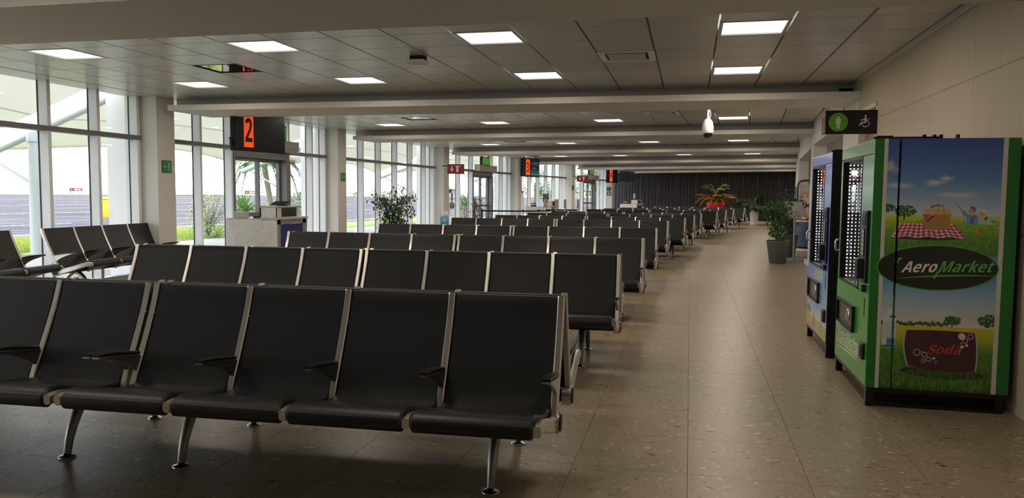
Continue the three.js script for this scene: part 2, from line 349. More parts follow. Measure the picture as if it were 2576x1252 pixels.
left.forEach((F, k) => {
  const W = struct('window_' + (k + 1), 'tall window bay with white mullions and a dark transom');
  const U = BARS[k].map(s => s - 0.03), door = DOOR[k];
  for (const u of U) part('mullion', slabAlong(F, u - 0.03, u + 0.03, -0.46, -0.29, 0.0, 3.0), M.frame, W);
  for (const u of U) part('glazing_gasket', slabAlong(F, u - 0.038, u + 0.038, -0.452, -0.432, 0.0, 3.0), M.gasket, W);
  const ends = [0.42, ...U, F.L];
  part('transom', slabAlong(F, 0.42, F.L, -0.44, -0.285, 2.235, 2.305), M.frameIn, W);
  for (let i = 0; i < ends.length - 1; i++) {
    const a = ends[i] + (i ? 0.03 : 0), b = ends[i + 1] - (i < U.length ? 0.03 : 0); if (b - a < 0.12) continue;
    const isDoor = door && Math.abs(ends[i] + 0.03 - door[0]) < 0.02;
    const P0 = F.at(a, GL), P1 = F.at(b, GL);
    for (const [y0, y1] of isDoor ? [[2.305, 3.0]] : [[0.1, 2.235], [2.305, 3.0]]) {
      const g = new THREE.PlaneGeometry(b - a, y1 - y0); g.rotateY(F.ang); g.translate((P0[0] + P1[0]) / 2, (y0 + y1) / 2, (P0[1] + P1[1]) / 2);
      part('glass_pane', g, M.glass, W);
    }
    if (!isDoor) part('sill_rail', slabAlong(F, a, b, -0.45, -0.31, 0.0, 0.1), M.frame, W);
    else {
      const D = struct('door_' + (++doorNo), 'sliding glass exit door with grey metal frame');
      part('door_frame', [slabAlong(F, a, b, -0.5, -0.27, 2.1, 2.235), slabAlong(F, b - 0.16, b, -0.5, -0.24, 0, 2.1), slabAlong(F, a, a + 0.05, -0.5, -0.27, 0, 2.1)], M.frameIn, D);
      const m = (a + b) / 2 - 0.05;
      for (const [c0, c1] of [[a + 0.05, m + 0.03], [m - 0.02, b - 0.16]]) {
        const v = c0 < m - 0.1 ? -0.36 : -0.41;
        const f = []; for (const [q0, q1, y0, y1] of [[c0, c0 + 0.055, 0.02, 2.1], [c1 - 0.055, c1, 0.02, 2.1], [c0, c1, 2.03, 2.1], [c0, c1, 0.02, 0.14], [c0, c1, 0.93, 1.01]]) f.push(slabAlong(F, q0, q1, v - 0.02, v + 0.02, y0, y1));
        const leaf = part('door_leaf', f, M.frameIn, D);
        const A0 = F.at(c0 + 0.03, v), A1 = F.at(c1 - 0.03, v), g = new THREE.PlaneGeometry(c1 - c0 - 0.06, 1.95); g.rotateY(F.ang); g.translate((A0[0] + A1[0]) / 2, 1.07, (A0[1] + A1[1]) / 2);
        part('glass_pane', g, M.glass, leaf);
      }
    }
  }
});

// ---------- right wall, alcoves, end walls ----------
const wallRight = struct('wall_right', 'beige veined stone wall panels with white header beams');
{
  const X = 2.12, zs = [6, 2.9, -0.3, -3.5, -6.7, -9.91];
  for (let i = 0; i < zs.length - 1; i++) for (const [y0, y1] of [[0, 1.173], [1.177, 2.348], [2.352, 3.0]])
    part('wall_panel', metreUV(box(0.14, y1 - y0, zs[i] - zs[i + 1] - 0.002, X + 0.07, (y0 + y1) / 2, (zs[i] + zs[i + 1]) / 2), 1, i * 0.37, y0), M.wall, wallRight);
  part('wall_backing', box(0.13, 2.99, 15.88, X + 0.071, 1.5, -1.95), std(0xc8b89c, 0.8), wallRight);
  part('wall_panel', metreUV(box(0.14, 0.45, 1.0, X + 0.07, 2.775, -10.41)), M.wall, wallRight);
  part('wall_end', box(0.25, 3, 1.0, X + 0.125, 1.5, -11.42), M.plaster, wallRight);
  const t1 = struct('trim_1', 'pale metal ceiling trim along the stone wall'); part('trim_bar', box(0.02, 0.03, 10.2, X - 0.01, H - 0.012, -5.7), M.lampFrame, t1);
  const D = struct('door_' + (++doorNo), 'closed brown wooden door in the stone wall');
  part('door_leaf', rbox(0.05, 2.5, 0.92, X + 0.12, 1.25, -10.42, 0.003), M.wood, D);
  part('door_frame', [box(0.16, 2.55, 0.04, X + 0.08, 1.275, -9.93), box(0.16, 2.55, 0.04, X + 0.08, 1.275, -10.9), box(0.16, 0.05, 1.0, X + 0.08, 2.525, -10.41)], M.plaster, D);
  part('door_handle', [bar([X + 0.095, 1.02, -10.8], [X + 0.05, 1.02, -10.8], 0.01), bar([X + 0.05, 1.02, -10.8], [X + 0.05, 1.02, -10.68], 0.009)], M.steel, D);
  const A = [[2.12, -11.92], [2.42, -16.6], [2.47, -17.25], [2.95, -22.75], [3.01, -23.4], [3.75, -29.4], [4.45, -35.3], [5.15, -40.9], [5.7, -42.9]];
  const seg = (i) => frame(A[i], A[i + 1]);
  const put = (name, F, y0, y1, m = M.plaster, u0 = 0, u1 = F.L) => part(name, slabAlong(F, u0, u1, -0.02, 0.24, y0, y1), m, wallRight);
  // n of a near-to-far line points right here (frame normal is [-t1, t0]); panels thicken outward
  put('header_beam', seg(0), 2.47, 3.0); put('pilaster', seg(1), 0, 3.0); put('header_beam', seg(2), 2.44, 3.0); put('pilaster', seg(3), 0, 3.0);
  for (const i of [4, 5, 6, 7]) put('wall_plain', seg(i), 0, 3.0);
  part('alcove_wall', box(6.6, 3, 0.2, 5.75, 1.5, -16.95), M.plaster, wallRight);
  part('alcove_wall', box(6.2, 3, 0.2, 6.1, 1.5, -23.1), M.wall, wallRight);
  part('alcove_wall', box(6.6, 3, 0.2, 5.8, 1.5, -11.6), M.plaster, wallRight);
  part('baseboard', [box(0.03, 0.1, 0.75, 2.41, 0.05, -16.95)], M.plaster, wallRight);
  part('outer_wall', box(0.2, 3.2, 59, 9.1, 1.6, -23.3), M.plaster, wallRight);
}
{
  const wb = struct('wall_back', 'plain wall behind the viewer'); part('wall_plain', box(18.2, 3.2, 0.2, 0.1, 1.6, 6.1), M.plaster, wb);
  const wf = struct('wall_far', 'dark wall of narrow vertical wooden slats');
  const F = frame([-4.75, -47.2], [6.6, -41.75]);
  part('backing', slabAlong(F, -0.2, F.L, -0.2, 0, 0, 3.0), M.slatBack, wf);
  const slats = [];
  for (let u = 0, n = 0; u < F.L - 0.06; n++) { const w = [0.03, 0.05, 0.035, 0.07][(n * 7 + (n >> 2)) % 4], d = [0.03, 0.05, 0.04][(n * 5) % 3]; slats.push(slabAlong(F, u, u + w, 0, d, 0.1, 3.0)); u += w + [0.02, 0.035, 0.028][n % 3]; }
  kind(part('slats', slats, M.slat, wf), 'stuff');
  part('plinth', slabAlong(F, 0, F.L, 0, 0.9, 0, 0.1), M.counterTop, wf);
}

// ---------- beam seating ----------
const PITCH = 0.565, SEATS = 4, HALF = PITCH * SEATS / 2;
const G = {};
{
  const post = [[0.05, 0.908], [0.085, 0.8], [0.135, 0.68], [0.19, 0.56], [0.25, 0.44], [0.28, 0.36]];
  const rail = [[0.26, 0.322], [0.37, 0.345], [0.52, 0.385], [0.67, 0.43], [0.76, 0.447], [0.812, 0.446]];
  G.frame = merge([sweep(post, 0.034, f => 0.038 + 0.016 * f), sweep(rail, 0.034, f => 0.08 - 0.03 * f, { bev: 0.6 }), cyl(0.052, 0.052, 0.05, 0, 0.325, 0.255, 20, 'x')]);
  G.cap = merge([cyl(0.042, 0.042, 0.02, 0, 0.325, 0.255, 20, 'x')]);
  G.bolts = merge([cyl(0.008, 0.008, 0.038, 0, 0.75, 0.106, 8, 'x'), cyl(0.008, 0.008, 0.038, 0, 0.4, 0.264, 8, 'x'), cyl(0.008, 0.008, 0.038, 0, 0.335, 0.34, 8, 'x'), cyl(0.008, 0.008, 0.038, 0, 0.38, 0.5, 8, 'x')]);
  const bw = PITCH - 0.038;
  G.back = sweep([[0.048, 0.902], [0.083, 0.8], [0.133, 0.68], [0.188, 0.56], [0.248, 0.44], [0.285, 0.385]], bw, f => f < 0.04 ? 0.026 : 0.034, { n: 22, bev: 0.5 });
  G.roll = cyl(0.019, 0.019, bw, 0, 0.888, 0.042, 14, 'x');
  G.seat = sweep([[0.27, 0.385], [0.4, 0.388], [0.54, 0.418], [0.67, 0.458], [0.745, 0.472], [0.785, 0.464], [0.802, 0.446], [0.796, 0.428], [0.765, 0.418]], bw, f => 0.042, { n: 34, bev: 0.5 });
  const arm = new THREE.Shape(); arm.moveTo(0.225, 0.53); arm.lineTo(0.265, 0.47); arm.quadraticCurveTo(0.33, 0.53, 0.5, 0.575); arm.lineTo(0.51, 0.585); arm.lineTo(0.24, 0.552);
  let a = new THREE.ExtrudeGeometry(arm, { depth: 0.016, bevelEnabled: true, bevelSize: 0.004, bevelThickness: 0.004, bevelSegments: 1 }); a.rotateY(-Math.PI / 2); a.translate(0.008, 0, 0);
  G.arm = merge([metreUV(a), sweep([[0.245, 0.545], [0.34, 0.562], [0.48, 0.583], [0.555, 0.59]], f => 0.034 + 0.024 * Math.sin(Math.min(1, f * 1.1) * 2.9), 0.009, { n: 12 })]);
  G.pad = sweep([[0.24, 0.556], [0.34, 0.575], [0.47, 0.596], [0.56, 0.601]], f => 0.03 + 0.034 * Math.sin(Math.min(1, f * 1.1) * 2.8), f => 0.02 - 0.007 * f, { n: 14, bev: 0.6 });
  const leg = (pts) => { const c = new THREE.CatmullRomCurve3(pts.map(p => new THREE.Vector3(...p))), n = 12, k = 10, g = new THREE.TubeGeometry(c, n, 1, k), p = g.attributes.position, C = c.getSpacedPoints(n);
    for (let i = 0; i <= n; i++) for (let j = 0; j <= k; j++) { const q = i * (k + 1) + j, r = 0.036 - 0.016 * i / n, v = new THREE.Vector3().fromBufferAttribute(p, q).sub(C[i]).multiplyScalar(r).add(C[i]); p.setXYZ(q, v.x, v.y, v.z); } g.computeVertexNormals(); return metreUV(g); };
  G.legD = leg([[0, 0.33, 0.13], [0, 0.29, 0.225], [0, 0.19, 0.305], [0, 0.09, 0.35], [0, 0.02, 0.365]]);
  G.legF = leg([[0, 0.32, 0.27], [0, 0.25, 0.37], [0, 0.15, 0.45], [0, 0.02, 0.5]]);
  G.legR = leg([[0, 0.32, 0.26], [0, 0.25, 0.17], [0, 0.14, 0.09], [0, 0.02, 0.04]]);
  G.foot = lathe([[0, 0.024], [0.014, 0.024], [0.018, 0.014], [0.04, 0.008], [0.044, 0.003], [0.042, 0], [0, 0]], 20);
}
function benchSide(t, back) {
  const g = new THREE.Group(), add = (name, geo, mat, x, y = 0, z = 0, parent = t) => {
    const m = part(name, geo, mat, parent);
    if (parent === t) { m.position.set(back ? -x : x, y, back ? -z : z); if (back) m.rotation.y = Math.PI; } return m;
  };
  for (let i = 0; i <= SEATS; i++) {
    const x = -HALF + PITCH * i, f = add('side_frame', G.frame, M.alu, x);
    part('bolt', G.bolts, M.steel, f);
    const r = add('armrest', G.arm, i === 0 || i === SEATS ? M.alu : M.aluDark, x); part('arm_pad', G.pad, M.blackPlastic, r);
  }
  for (let i = 0; i < SEATS; i++) {
    const x = -HALF + PITCH * (i + 0.5);
    const b = add('backrest', G.back, M.leather, x); part('head_roll', G.roll, M.leather, b); add('seat', G.seat, M.leather, x);
  }
  add('beam', merge([cyl(0.036, 0.036, 2 * HALF, 0, 0.325, 0.255, 16, 'x')]), M.blackPlastic, 0);
  for (const s of [-1, 1]) add('end_cap', G.cap, M.dark, s * (HALF + 0.022));
}
const LEGX = [-HALF + 0.33, HALF - 0.29];
function doubleBench(label, p, turn) {
  const t = thing('double_bench', label, 'airport bench', p, turn, 'double-sided bench rows');
  benchSide(t, false); benchSide(t, true);
  for (const x of LEGX) {
    for (const s of [1, -1]) { const l = part('leg', G.legD, M.aluDark, t); l.position.x = x; if (s < 0) l.rotation.y = Math.PI; const f = part('foot', G.foot, M.steel, l); f.position.z = 0.367; }
    part('cross_arm', rbox(0.045, 0.03, 0.5, x, 0.3, 0), M.aluDark, t);
  }
  return t;
}
function singleBench(label, p, turn) {
  const t = thing('single_bench', label, 'airport bench', p, turn, 'single benches by the windows');
  benchSide(t, false);
  for (const x of LEGX) for (const [g, z] of [[G.legF, 0.5], [G.legR, 0.04]]) { const l = part('leg', g, M.alu, t); l.position.x = x; const f = part('foot', G.foot, M.steel, l); f.position.z = z; }
  return t;
}
const ROWS = [[-0.62, -3.85, -2.2], [-0.58, -6.63, -2.6], [-0.53, -9.25, -0.6], [-0.5, -12.2, -1.2], [-0.42, -15.75, 1.7], [-0.1, -18.1, 4], [0.12, -20.8, 5], [0.33, -23.2, 6.5], [0.9, -26.9, 9], [1.28, -28.9, 10.5], [1.66, -31.2, 12], [2.32, -34.9, 15]];
{
  let first = null;
  ROWS.forEach(([x, z, a], i) => {
    const r = a * Math.PI / 180;
    for (const half of [0, 1]) {
      const d = HALF + half * (2 * HALF + 0.055), p = [x - Math.cos(r) * d, 0, z - Math.sin(r) * d];
      const name = i === 0 ? 'nearest' : i === 11 ? 'farthest' : ORD[i];
      const label = `black leather double-sided bench, ${half ? 'window-side' : 'aisle-side'} half of the ${name} bench row`;
      if (!first) { first = doubleBench(label, p, -r); continue; }
      const c = first.clone(); c.name = numbered('double_bench'); c.position.set(...p); c.rotation.y = -r; c.userData = { ...first.userData, label }; scene.add(c);
    }
  });
  const s = singleBench('black four-seat bench facing the aisle beside the first white column', [-8.557, 0, -9.73], Math.PI / 2 + 0.05);
  const c = s.clone(); c.name = numbered('single_bench'); c.position.set(-8.46, 0, -5.95 - HALF + 0.1); c.userData = { ...s.userData, label: 'black window bench cut off by the left edge, only its end showing' }; scene.add(c);
}

// ---------- vending machines ----------
function sprig(g, x, y, s, c) {           // the three-leaf emblem
  g.fillStyle = c; for (const [a, l] of [[-0.75, 1], [-2.9, 0.65], [1.3, 0.6]]) { g.save(); g.translate(x, y); g.rotate(a); g.beginPath(); g.moveTo(0, 0); g.quadraticCurveTo(s * l * 0.5, -s * l * 0.42, s * l, 0); g.quadraticCurveTo(s * l * 0.5, s * l * 0.36, 0, 0); g.fill(); g.restore(); }
}
function wordmark(g, x, y, s, c1, c2, outline, k = 0.9) {   // AeroMarket in slanted brush lettering with an underline
  g.save(); g.translate(x, y); g.transform(1, -0.03, -0.18, 1, 0, 0); g.font = `italic bold ${s}px sans-serif`; g.textBaseline = 'alphabetic'; g.textAlign = 'left';
  const w1 = g.measureText('Aero').width, w2 = g.measureText('Market').width;
  g.scale(k, 1);
  if (outline) { g.lineWidth = s * 0.16; g.strokeStyle = outline; g.lineJoin = 'round'; g.strokeText('Aero', 0, 0); g.strokeText('Market', w1 + s * 0.06, 0); }
  g.fillStyle = c1; g.fillText('Aero', 0, 0); g.fillStyle = c2; g.fillText('Market', w1 + s * 0.06, 0);
  g.beginPath(); g.moveTo(w1 + s * 0.1, -s * 0.1); g.lineTo(w1 + s * 0.26, -s * 0.1); g.lineTo(w1 + s * 0.06, s * 0.42); g.lineTo(w1 - s * 0.1, s * 0.42); g.fill();
  g.fillStyle = outline ?? c2; g.beginPath(); g.moveTo(-s * 0.45, s * 0.42); g.quadraticCurveTo(w1 + s, s * 0.02, w1 + w2 + s * 0.5, s * 0.26); g.quadraticCurveTo(w1 + s, s * 0.2, -s * 0.45, s * 0.42); g.fill();
  g.restore();
}
function blades(g, x0, x1, y0, y1, n, pal, len) {
  for (let i = 0; i < n; i++) { const t = rnd(), y = y0 + (y1 - y0) * t, x = rr(x0, x1), c = pal[(rnd() * pal.length) | 0]; g.strokeStyle = c; g.lineWidth = rr(0.8, 2.4); g.beginPath(); g.moveTo(x, y); g.quadraticCurveTo(x + rr(-6, 6), y - len * 0.6 * (0.4 + t), x + rr(-14, 14), y - len * (0.4 + t)); g.stroke(); }
}
function treeBlob(g, x, y, r) { for (let i = 0; i < 130; i++) { const a = rr(0, 6.3), d = Math.sqrt(rnd()) * r; const v = rr(-22, 26); g.fillStyle = `rgb(${44 + v},${88 + v},${34 + v * 0.6})`; blob(g, x + Math.cos(a) * d * 1.25, y + Math.sin(a) * d * 0.7, rr(2, r * 0.22), rr(2, r * 0.18), rr(0, 3)); } }
function cloud(g, x, y, w, h) { for (let i = 0; i < 60; i++) { g.fillStyle = `rgba(225,222,214,${rr(0.03, 0.12)})`; blob(g, x + rr(-w, w) * rr(0.2, 1), y + rr(-h, h) * rr(0.2, 1), rr(w * 0.1, w * 0.4), rr(h * 0.15, h * 0.5), 0); } }
function picnicPeople(g, X, Y, s) {        // two grey-haired people lying in the grass, one pointing up
  const poly = (c, pts) => { g.fillStyle = c; g.beginPath(); pts.forEach(([x, y], i) => g[i ? 'lineTo' : 'moveTo'](X(x), Y(y))); g.fill(); };
  const el = (c, x, y, a, b, r = 0) => { g.fillStyle = c; blob(g, X(x), Y(y), a * s, b * s, r); };
  poly('rgb(112,150,190)', [[2421, 532], [2428, 528], [2438, 537], [2446, 541], [2456, 538], [2463, 541], [2464, 562], [2426, 561], [2428, 548]]);
  poly('rgb(80,116,162)', [[2446, 544], [2458, 541], [2452, 561], [2442, 561]]); poly('rgb(150,184,212)', [[2428, 540], [2434, 542], [2436, 558], [2429, 557]]);
  g.strokeStyle = 'rgb(188,138,110)'; g.lineCap = 'round'; g.lineWidth = 5.5 * s; g.beginPath(); g.moveTo(X(2424), Y(531)); g.lineTo(X(2417), Y(522)); g.lineTo(X(2411), Y(516)); g.stroke();
  el('rgb(196,146,118)', 2409, 515, 4.5, 3.6, 0.6); g.lineWidth = 2 * s; g.beginPath(); g.moveTo(X(2409), Y(514)); g.lineTo(X(2406), Y(508)); g.stroke();
  el('rgb(200,150,122)', 2447, 531, 7.5, 10, 0.15); el('rgb(112,104,100)', 2450, 522.5, 7.5, 3.6, 0.25); el('rgb(112,104,100)', 2454, 528, 2.6, 5, 0.1); el('rgb(180,120,96)', 2443, 533, 2, 3); g.fillStyle = 'rgb(70,56,50)'; g.fillRect(X(2441), Y(528), 3 * s, 1.3 * s); g.fillRect(X(2447), Y(528), 3 * s, 1.3 * s); el('rgb(228,214,206)', 2444, 537, 2.6, 1);
  poly('rgb(176,190,196)', [[2463, 561], [2467, 547], [2474, 546], [2487, 549], [2494, 552], [2510, 558], [2506, 563]]); poly('rgb(96,140,170)', [[2494, 552], [2508, 553], [2511, 558], [2500, 560]]);
  el('rgb(212,202,190)', 2477, 533, 10, 9, 0.2); el('rgb(206,158,134)', 2473.5, 538, 7, 8.6, 0.1); el('rgb(216,208,198)', 2476, 529, 8.5, 4.4, 0.2); g.fillStyle = 'rgb(80,62,56)'; g.fillRect(X(2469), Y(536), 2.6 * s, 1.2 * s); g.fillRect(X(2475), Y(536), 2.6 * s, 1.2 * s); el('rgb(230,214,206)', 2472, 543, 2.8, 1.1); el('rgb(104,88,80)', 2483, 548, 3.4, 5.5, 0.5);
}
function basketScene(g, X, Y, s) {
  for (let r = 0; r < 9; r++) for (let c = 0; c < 26; c++) {      // gingham blanket
    const q = (u, v) => { const y = 562 + 34 * v + 2 * Math.sin(u * 22) * v, l = 2268 - 22 * v, w = 2404 + 32 * v; return [X(l + (w - l) * u), Y(y)]; };
    g.fillStyle = (r % 2) + (c % 2) === 0 ? 'rgb(236,206,214)' : (r % 2) && (c % 2) ? 'rgb(160,28,70)' : 'rgb(206,110,140)';
    g.beginPath(); g.moveTo(...q(c / 26, r / 9)); g.lineTo(...q((c + 1) / 26, r / 9)); g.lineTo(...q((c + 1) / 26, (r + 1) / 9)); g.lineTo(...q(c / 26, (r + 1) / 9)); g.fill();
  }
  g.strokeStyle = 'rgb(140,90,52)'; g.lineWidth = 5 * s; g.beginPath(); g.moveTo(X(2345), Y(524)); g.quadraticCurveTo(X(2348), Y(517), X(2368), Y(517)); g.stroke();
  g.fillStyle = 'rgb(214,160,92)'; for (const [x, w] of [[2340, 12], [2356, 13], [2374, 12], [2388, 9]]) blob(g, X(x), Y(531), w * s, 6 * s, 0.1);
  g.fillStyle = 'rgb(212,168,104)'; g.beginPath(); g.moveTo(X(2323), Y(538)); g.lineTo(X(2398), Y(535)); g.lineTo(X(2394), Y(573)); g.lineTo(X(2342), Y(579)); g.lineTo(X(2330), Y(572)); g.fill();
  g.strokeStyle = 'rgb(132,88,44)'; g.lineWidth = 1.6 * s;
  for (let y = 541; y < 577; y += 3.4) { g.beginPath(); g.moveTo(X(2326), Y(y + 1)); g.lineTo(X(2396), Y(y - 1)); g.stroke(); for (let x = 2328 + ((y * 10 | 0) % 7); x < 2394; x += 7) { g.beginPath(); g.moveTo(X(x), Y(y)); g.lineTo(X(x), Y(y + 3)); g.stroke(); } }
  g.strokeStyle = 'rgb(190,140,84)'; g.lineWidth = 4 * s; g.beginPath(); g.moveTo(X(2362), Y(540)); g.quadraticCurveTo(X(2366), Y(512), X(2376), Y(518)); g.lineTo(X(2380), Y(543)); g.stroke();
  g.fillStyle = 'rgb(150,36,70)'; g.beginPath(); g.moveTo(X(2325), Y(539)); g.lineTo(X(2360), Y(539)); g.lineTo(X(2336), Y(561)); g.fill();
  g.strokeStyle = 'rgb(226,190,200)'; g.lineWidth = 1.6 * s; for (let i = 0; i < 5; i++) { g.beginPath(); g.moveTo(X(2328 + i * 7), Y(539)); g.lineTo(X(2333 + i * 3), Y(559 - i * 4)); g.stroke(); }
}
const sidePrint = canvas(1024, 2000, (g, w, h) => {
  const X = x => (x - 2196) / 364 * w, Y = y => (y - 354) / 624 * h, s = w / 364;
  g.fillStyle = 'rgb(24,112,40)'; g.fillRect(0, 0, w, h);
  g.fillStyle = 'rgb(206,200,190)'; g.fillRect(X(2220), 0, X(2516 + 13) - X(2220), h);
  const x0 = X(2230), x1 = X(2517); g.save(); g.beginPath(); g.rect(x0, 0, x1 - x0, h); g.clip();
  let sk = g.createLinearGradient(0, 0, 0, Y(545)); sk.addColorStop(0, 'rgb(52,84,164)'); sk.addColorStop(0.5, 'rgb(92,132,190)'); sk.addColorStop(1, 'rgb(196,210,216)'); g.fillStyle = sk; g.fillRect(0, 0, w, Y(560));
  cloud(g, X(2354), Y(462), 90, 34); cloud(g, X(2380), Y(452), 60, 40); cloud(g, X(2405), Y(492), 180, 26); cloud(g, X(2240), Y(425), 60, 60); cloud(g, X(2262), Y(470), 120, 30);
  let gr = g.createLinearGradient(0, Y(542), 0, Y(612)); gr.addColorStop(0, 'rgb(196,204,40)'); gr.addColorStop(0.4, 'rgb(142,182,44)'); gr.addColorStop(1, 'rgb(66,124,38)'); g.fillStyle = gr; g.fillRect(0, Y(543), w, Y(640) - Y(543));
  blades(g, x0, x1, Y(556), Y(632), 4200, ['rgba(150,190,60,.6)', 'rgba(60,116,34,.7)', 'rgba(110,160,50,.6)', 'rgba(40,88,28,.7)'], 20);
  treeBlob(g, X(2280), Y(532), 62); treeBlob(g, X(2232), Y(524), 46); g.fillStyle = 'rgb(40,52,30)'; g.fillRect(X(2276), Y(540), 12, 44);
  g.fillStyle = 'rgba(20,40,16,.75)'; blob(g, X(2340), Y(596), 270, 22, 0);
  basketScene(g, X, Y, s); picnicPeople(g, X, Y, s);
  g.fillStyle = 'rgb(214,96,36)'; blob(g, X(2466), Y(583), 20, 20, 0); g.fillStyle = 'rgb(224,140,60)'; blob(g, X(2462), Y(580), 9, 10, 0);
  sk = g.createLinearGradient(0, Y(690), 0, Y(815)); sk.addColorStop(0, 'rgb(84,136,198)'); sk.addColorStop(0.5, 'rgb(158,184,200)'); sk.addColorStop(1, 'rgb(214,204,190)'); g.fillStyle = sk; g.fillRect(0, Y(640), w, Y(830) - Y(640));
  for (let x = 2228; x < 2405; x += 2) { const v = rr(-14, 12); g.fillStyle = `rgb(${48 + v},${86 + v},${38 + v})`; blob(g, X(x), Y(rr(806, 815)), rr(5, 12), rr(5, 14), 0); }
  gr = g.createLinearGradient(0, Y(815), 0, Y(980)); gr.addColorStop(0, 'rgb(208,190,40)'); gr.addColorStop(0.2, 'rgb(166,180,36)'); gr.addColorStop(0.4, 'rgb(70,124,36)'); gr.addColorStop(1, 'rgb(26,62,22)'); g.fillStyle = gr; g.fillRect(0, Y(817), w, h);
  blades(g, x0, x1, Y(868), Y(980), 6200, ['rgba(140,180,60,.6)', 'rgba(50,108,32,.7)', 'rgba(96,150,48,.6)', 'rgba(28,70,22,.8)', 'rgba(176,190,90,.35)'], 34);
  g.fillStyle = 'rgb(60,52,34)'; g.fillRect(X(2411), Y(806), 7, 40); treeBlob(g, X(2413), Y(800), 48); treeBlob(g, X(2506), Y(797), 66);
  // water bottle
  g.fillStyle = 'rgb(196,212,212)'; g.beginPath(); g.moveTo(X(2243), Y(790)); g.lineTo(X(2262), Y(790)); g.lineTo(X(2270), Y(803)); g.lineTo(X(2270), Y(874)); g.lineTo(X(2233), Y(874)); g.lineTo(X(2235), Y(803)); g.fill();
  g.fillStyle = 'rgb(214,220,220)'; g.fillRect(X(2246), Y(777), X(2260) - X(2246), Y(787) - Y(777)); g.fillStyle = 'rgb(70,116,160)'; g.fillRect(X(2252), Y(793), X(2269) - X(2252), 18);
  g.strokeStyle = 'rgb(92,124,134)'; g.lineWidth = 3; for (const y of [812, 818, 824, 830, 836, 842, 848]) { g.beginPath(); g.moveTo(X(2234), Y(y)); g.lineTo(X(2270), Y(y)); g.stroke(); }
  g.fillStyle = 'rgb(84,146,166)'; g.fillRect(X(2246), Y(850), X(2269) - X(2246), Y(872) - Y(850)); g.fillStyle = 'rgb(46,98,112)'; blob(g, X(2258), Y(858), 30, 7, 0.1); g.fillRect(X(2234), Y(868), X(2270) - X(2234), 16);
  // soda can lying in the grass
  const can = (a) => { g.beginPath(); g.moveTo(X(2298 - a), Y(828)); g.quadraticCurveTo(X(2385), Y(823), X(2470 + a), Y(829)); g.quadraticCurveTo(X(2480 + a), Y(875), X(2474 + a), Y(924)); g.quadraticCurveTo(X(2385), Y(942), X(2305 - a), Y(916)); g.quadraticCurveTo(X(2286 - a), Y(870), X(2298 - a), Y(828)); };
  g.fillStyle = 'rgba(14,28,12,.7)'; blob(g, X(2392), Y(932), 300, 44, 0.03);
  can(4); g.fillStyle = 'rgb(170,172,170)'; g.fill(); can(0); g.fillStyle = 'rgb(66,32,38)'; g.fill();
  g.fillStyle = 'rgb(196,58,48)'; g.font = 'italic bold 100px serif'; g.save(); g.translate(X(2350), Y(885)); g.transform(1, -0.03, -0.16, 1, 0, 0); g.fillText('Soda', 0, 0); g.restore();
  g.strokeStyle = g.fillStyle = 'rgb(214,206,200)'; g.lineWidth = 5;
  for (const [x, y, r, f] of [[2438, 838, 26, 1], [2460, 838, 19, 0], [2447, 849, 18, 0], [2440, 864, 13, 1], [2451, 860, 11, 1], [2437, 856, 5, 1], [2326, 883, 24, 0], [2346, 888, 19, 0], [2357, 899, 16, 0], [2370, 896, 10, 1], [2340, 880, 4, 1]]) { g.beginPath(); g.arc(X(x), Y(y), r, 0, 7); f ? g.fill() : g.stroke(); }
  g.fillStyle = 'rgb(104,104,118)'; for (const [x, y, r] of [[2344, 903, 22], [2375, 904, 13]]) { g.beginPath(); g.arc(X(x), Y(y), r, 0, 7); g.fill(); }
  blades(g, X(2300), X(2480), Y(930), Y(950), 300, ['rgba(60,116,40,.9)', 'rgba(34,80,26,.9)', 'rgba(104,150,56,.8)'], 40);
  g.restore();
  g.fillStyle = 'rgb(74,156,60)'; blob(g, X(2367), Y(671), 155 * s, 65 * s / 364 * 364 * (624 / h) * (h / 624) * 1.0, 0);
  g.fillStyle = 'rgb(20,22,20)'; blob(g, X(2367), Y(671), 151 * s, 61.5 * s, 0);
  sprig(g, X(2266), Y(656), 46, 'rgb(90,170,64)'); wordmark(g, X(2276), Y(684), 122, 'rgb(226,220,212)', 'rgb(92,176,64)');
});
const mark = (g) => { g.strokeStyle = 'rgb(14,50,20)'; g.lineWidth = 6; g.beginPath(); for (let i = 0; i < 9; i++) { g.moveTo(500 + i * 11, 300 + i * 2); g.lineTo(506 + i * 11, 272 + (i % 3) * 12 + i * 2); } g.stroke(); g.strokeStyle = 'rgba(210,226,206,.8)'; g.lineWidth = 4; g.beginPath(); g.moveTo(505, 318); g.quadraticCurveTo(560, 346, 620, 318); g.stroke(); };
const mouthPrint = (base, painted) => canvas(720, 720, (g, w, h) => { base(g, w, h); painted?.(g, w, h); });
const greenFront = mouthPrint((g, w, h) => { g.fillStyle = 'rgb(48,160,52)'; g.fillRect(0, 0, w, h); sprig(g, 62, 410, 84, 'rgb(230,240,226)'); wordmark(g, 62, 560, 158, 'rgb(96,40,50)', 'rgb(58,168,60)', 'rgb(226,240,222)', 0.52); mark(g); });
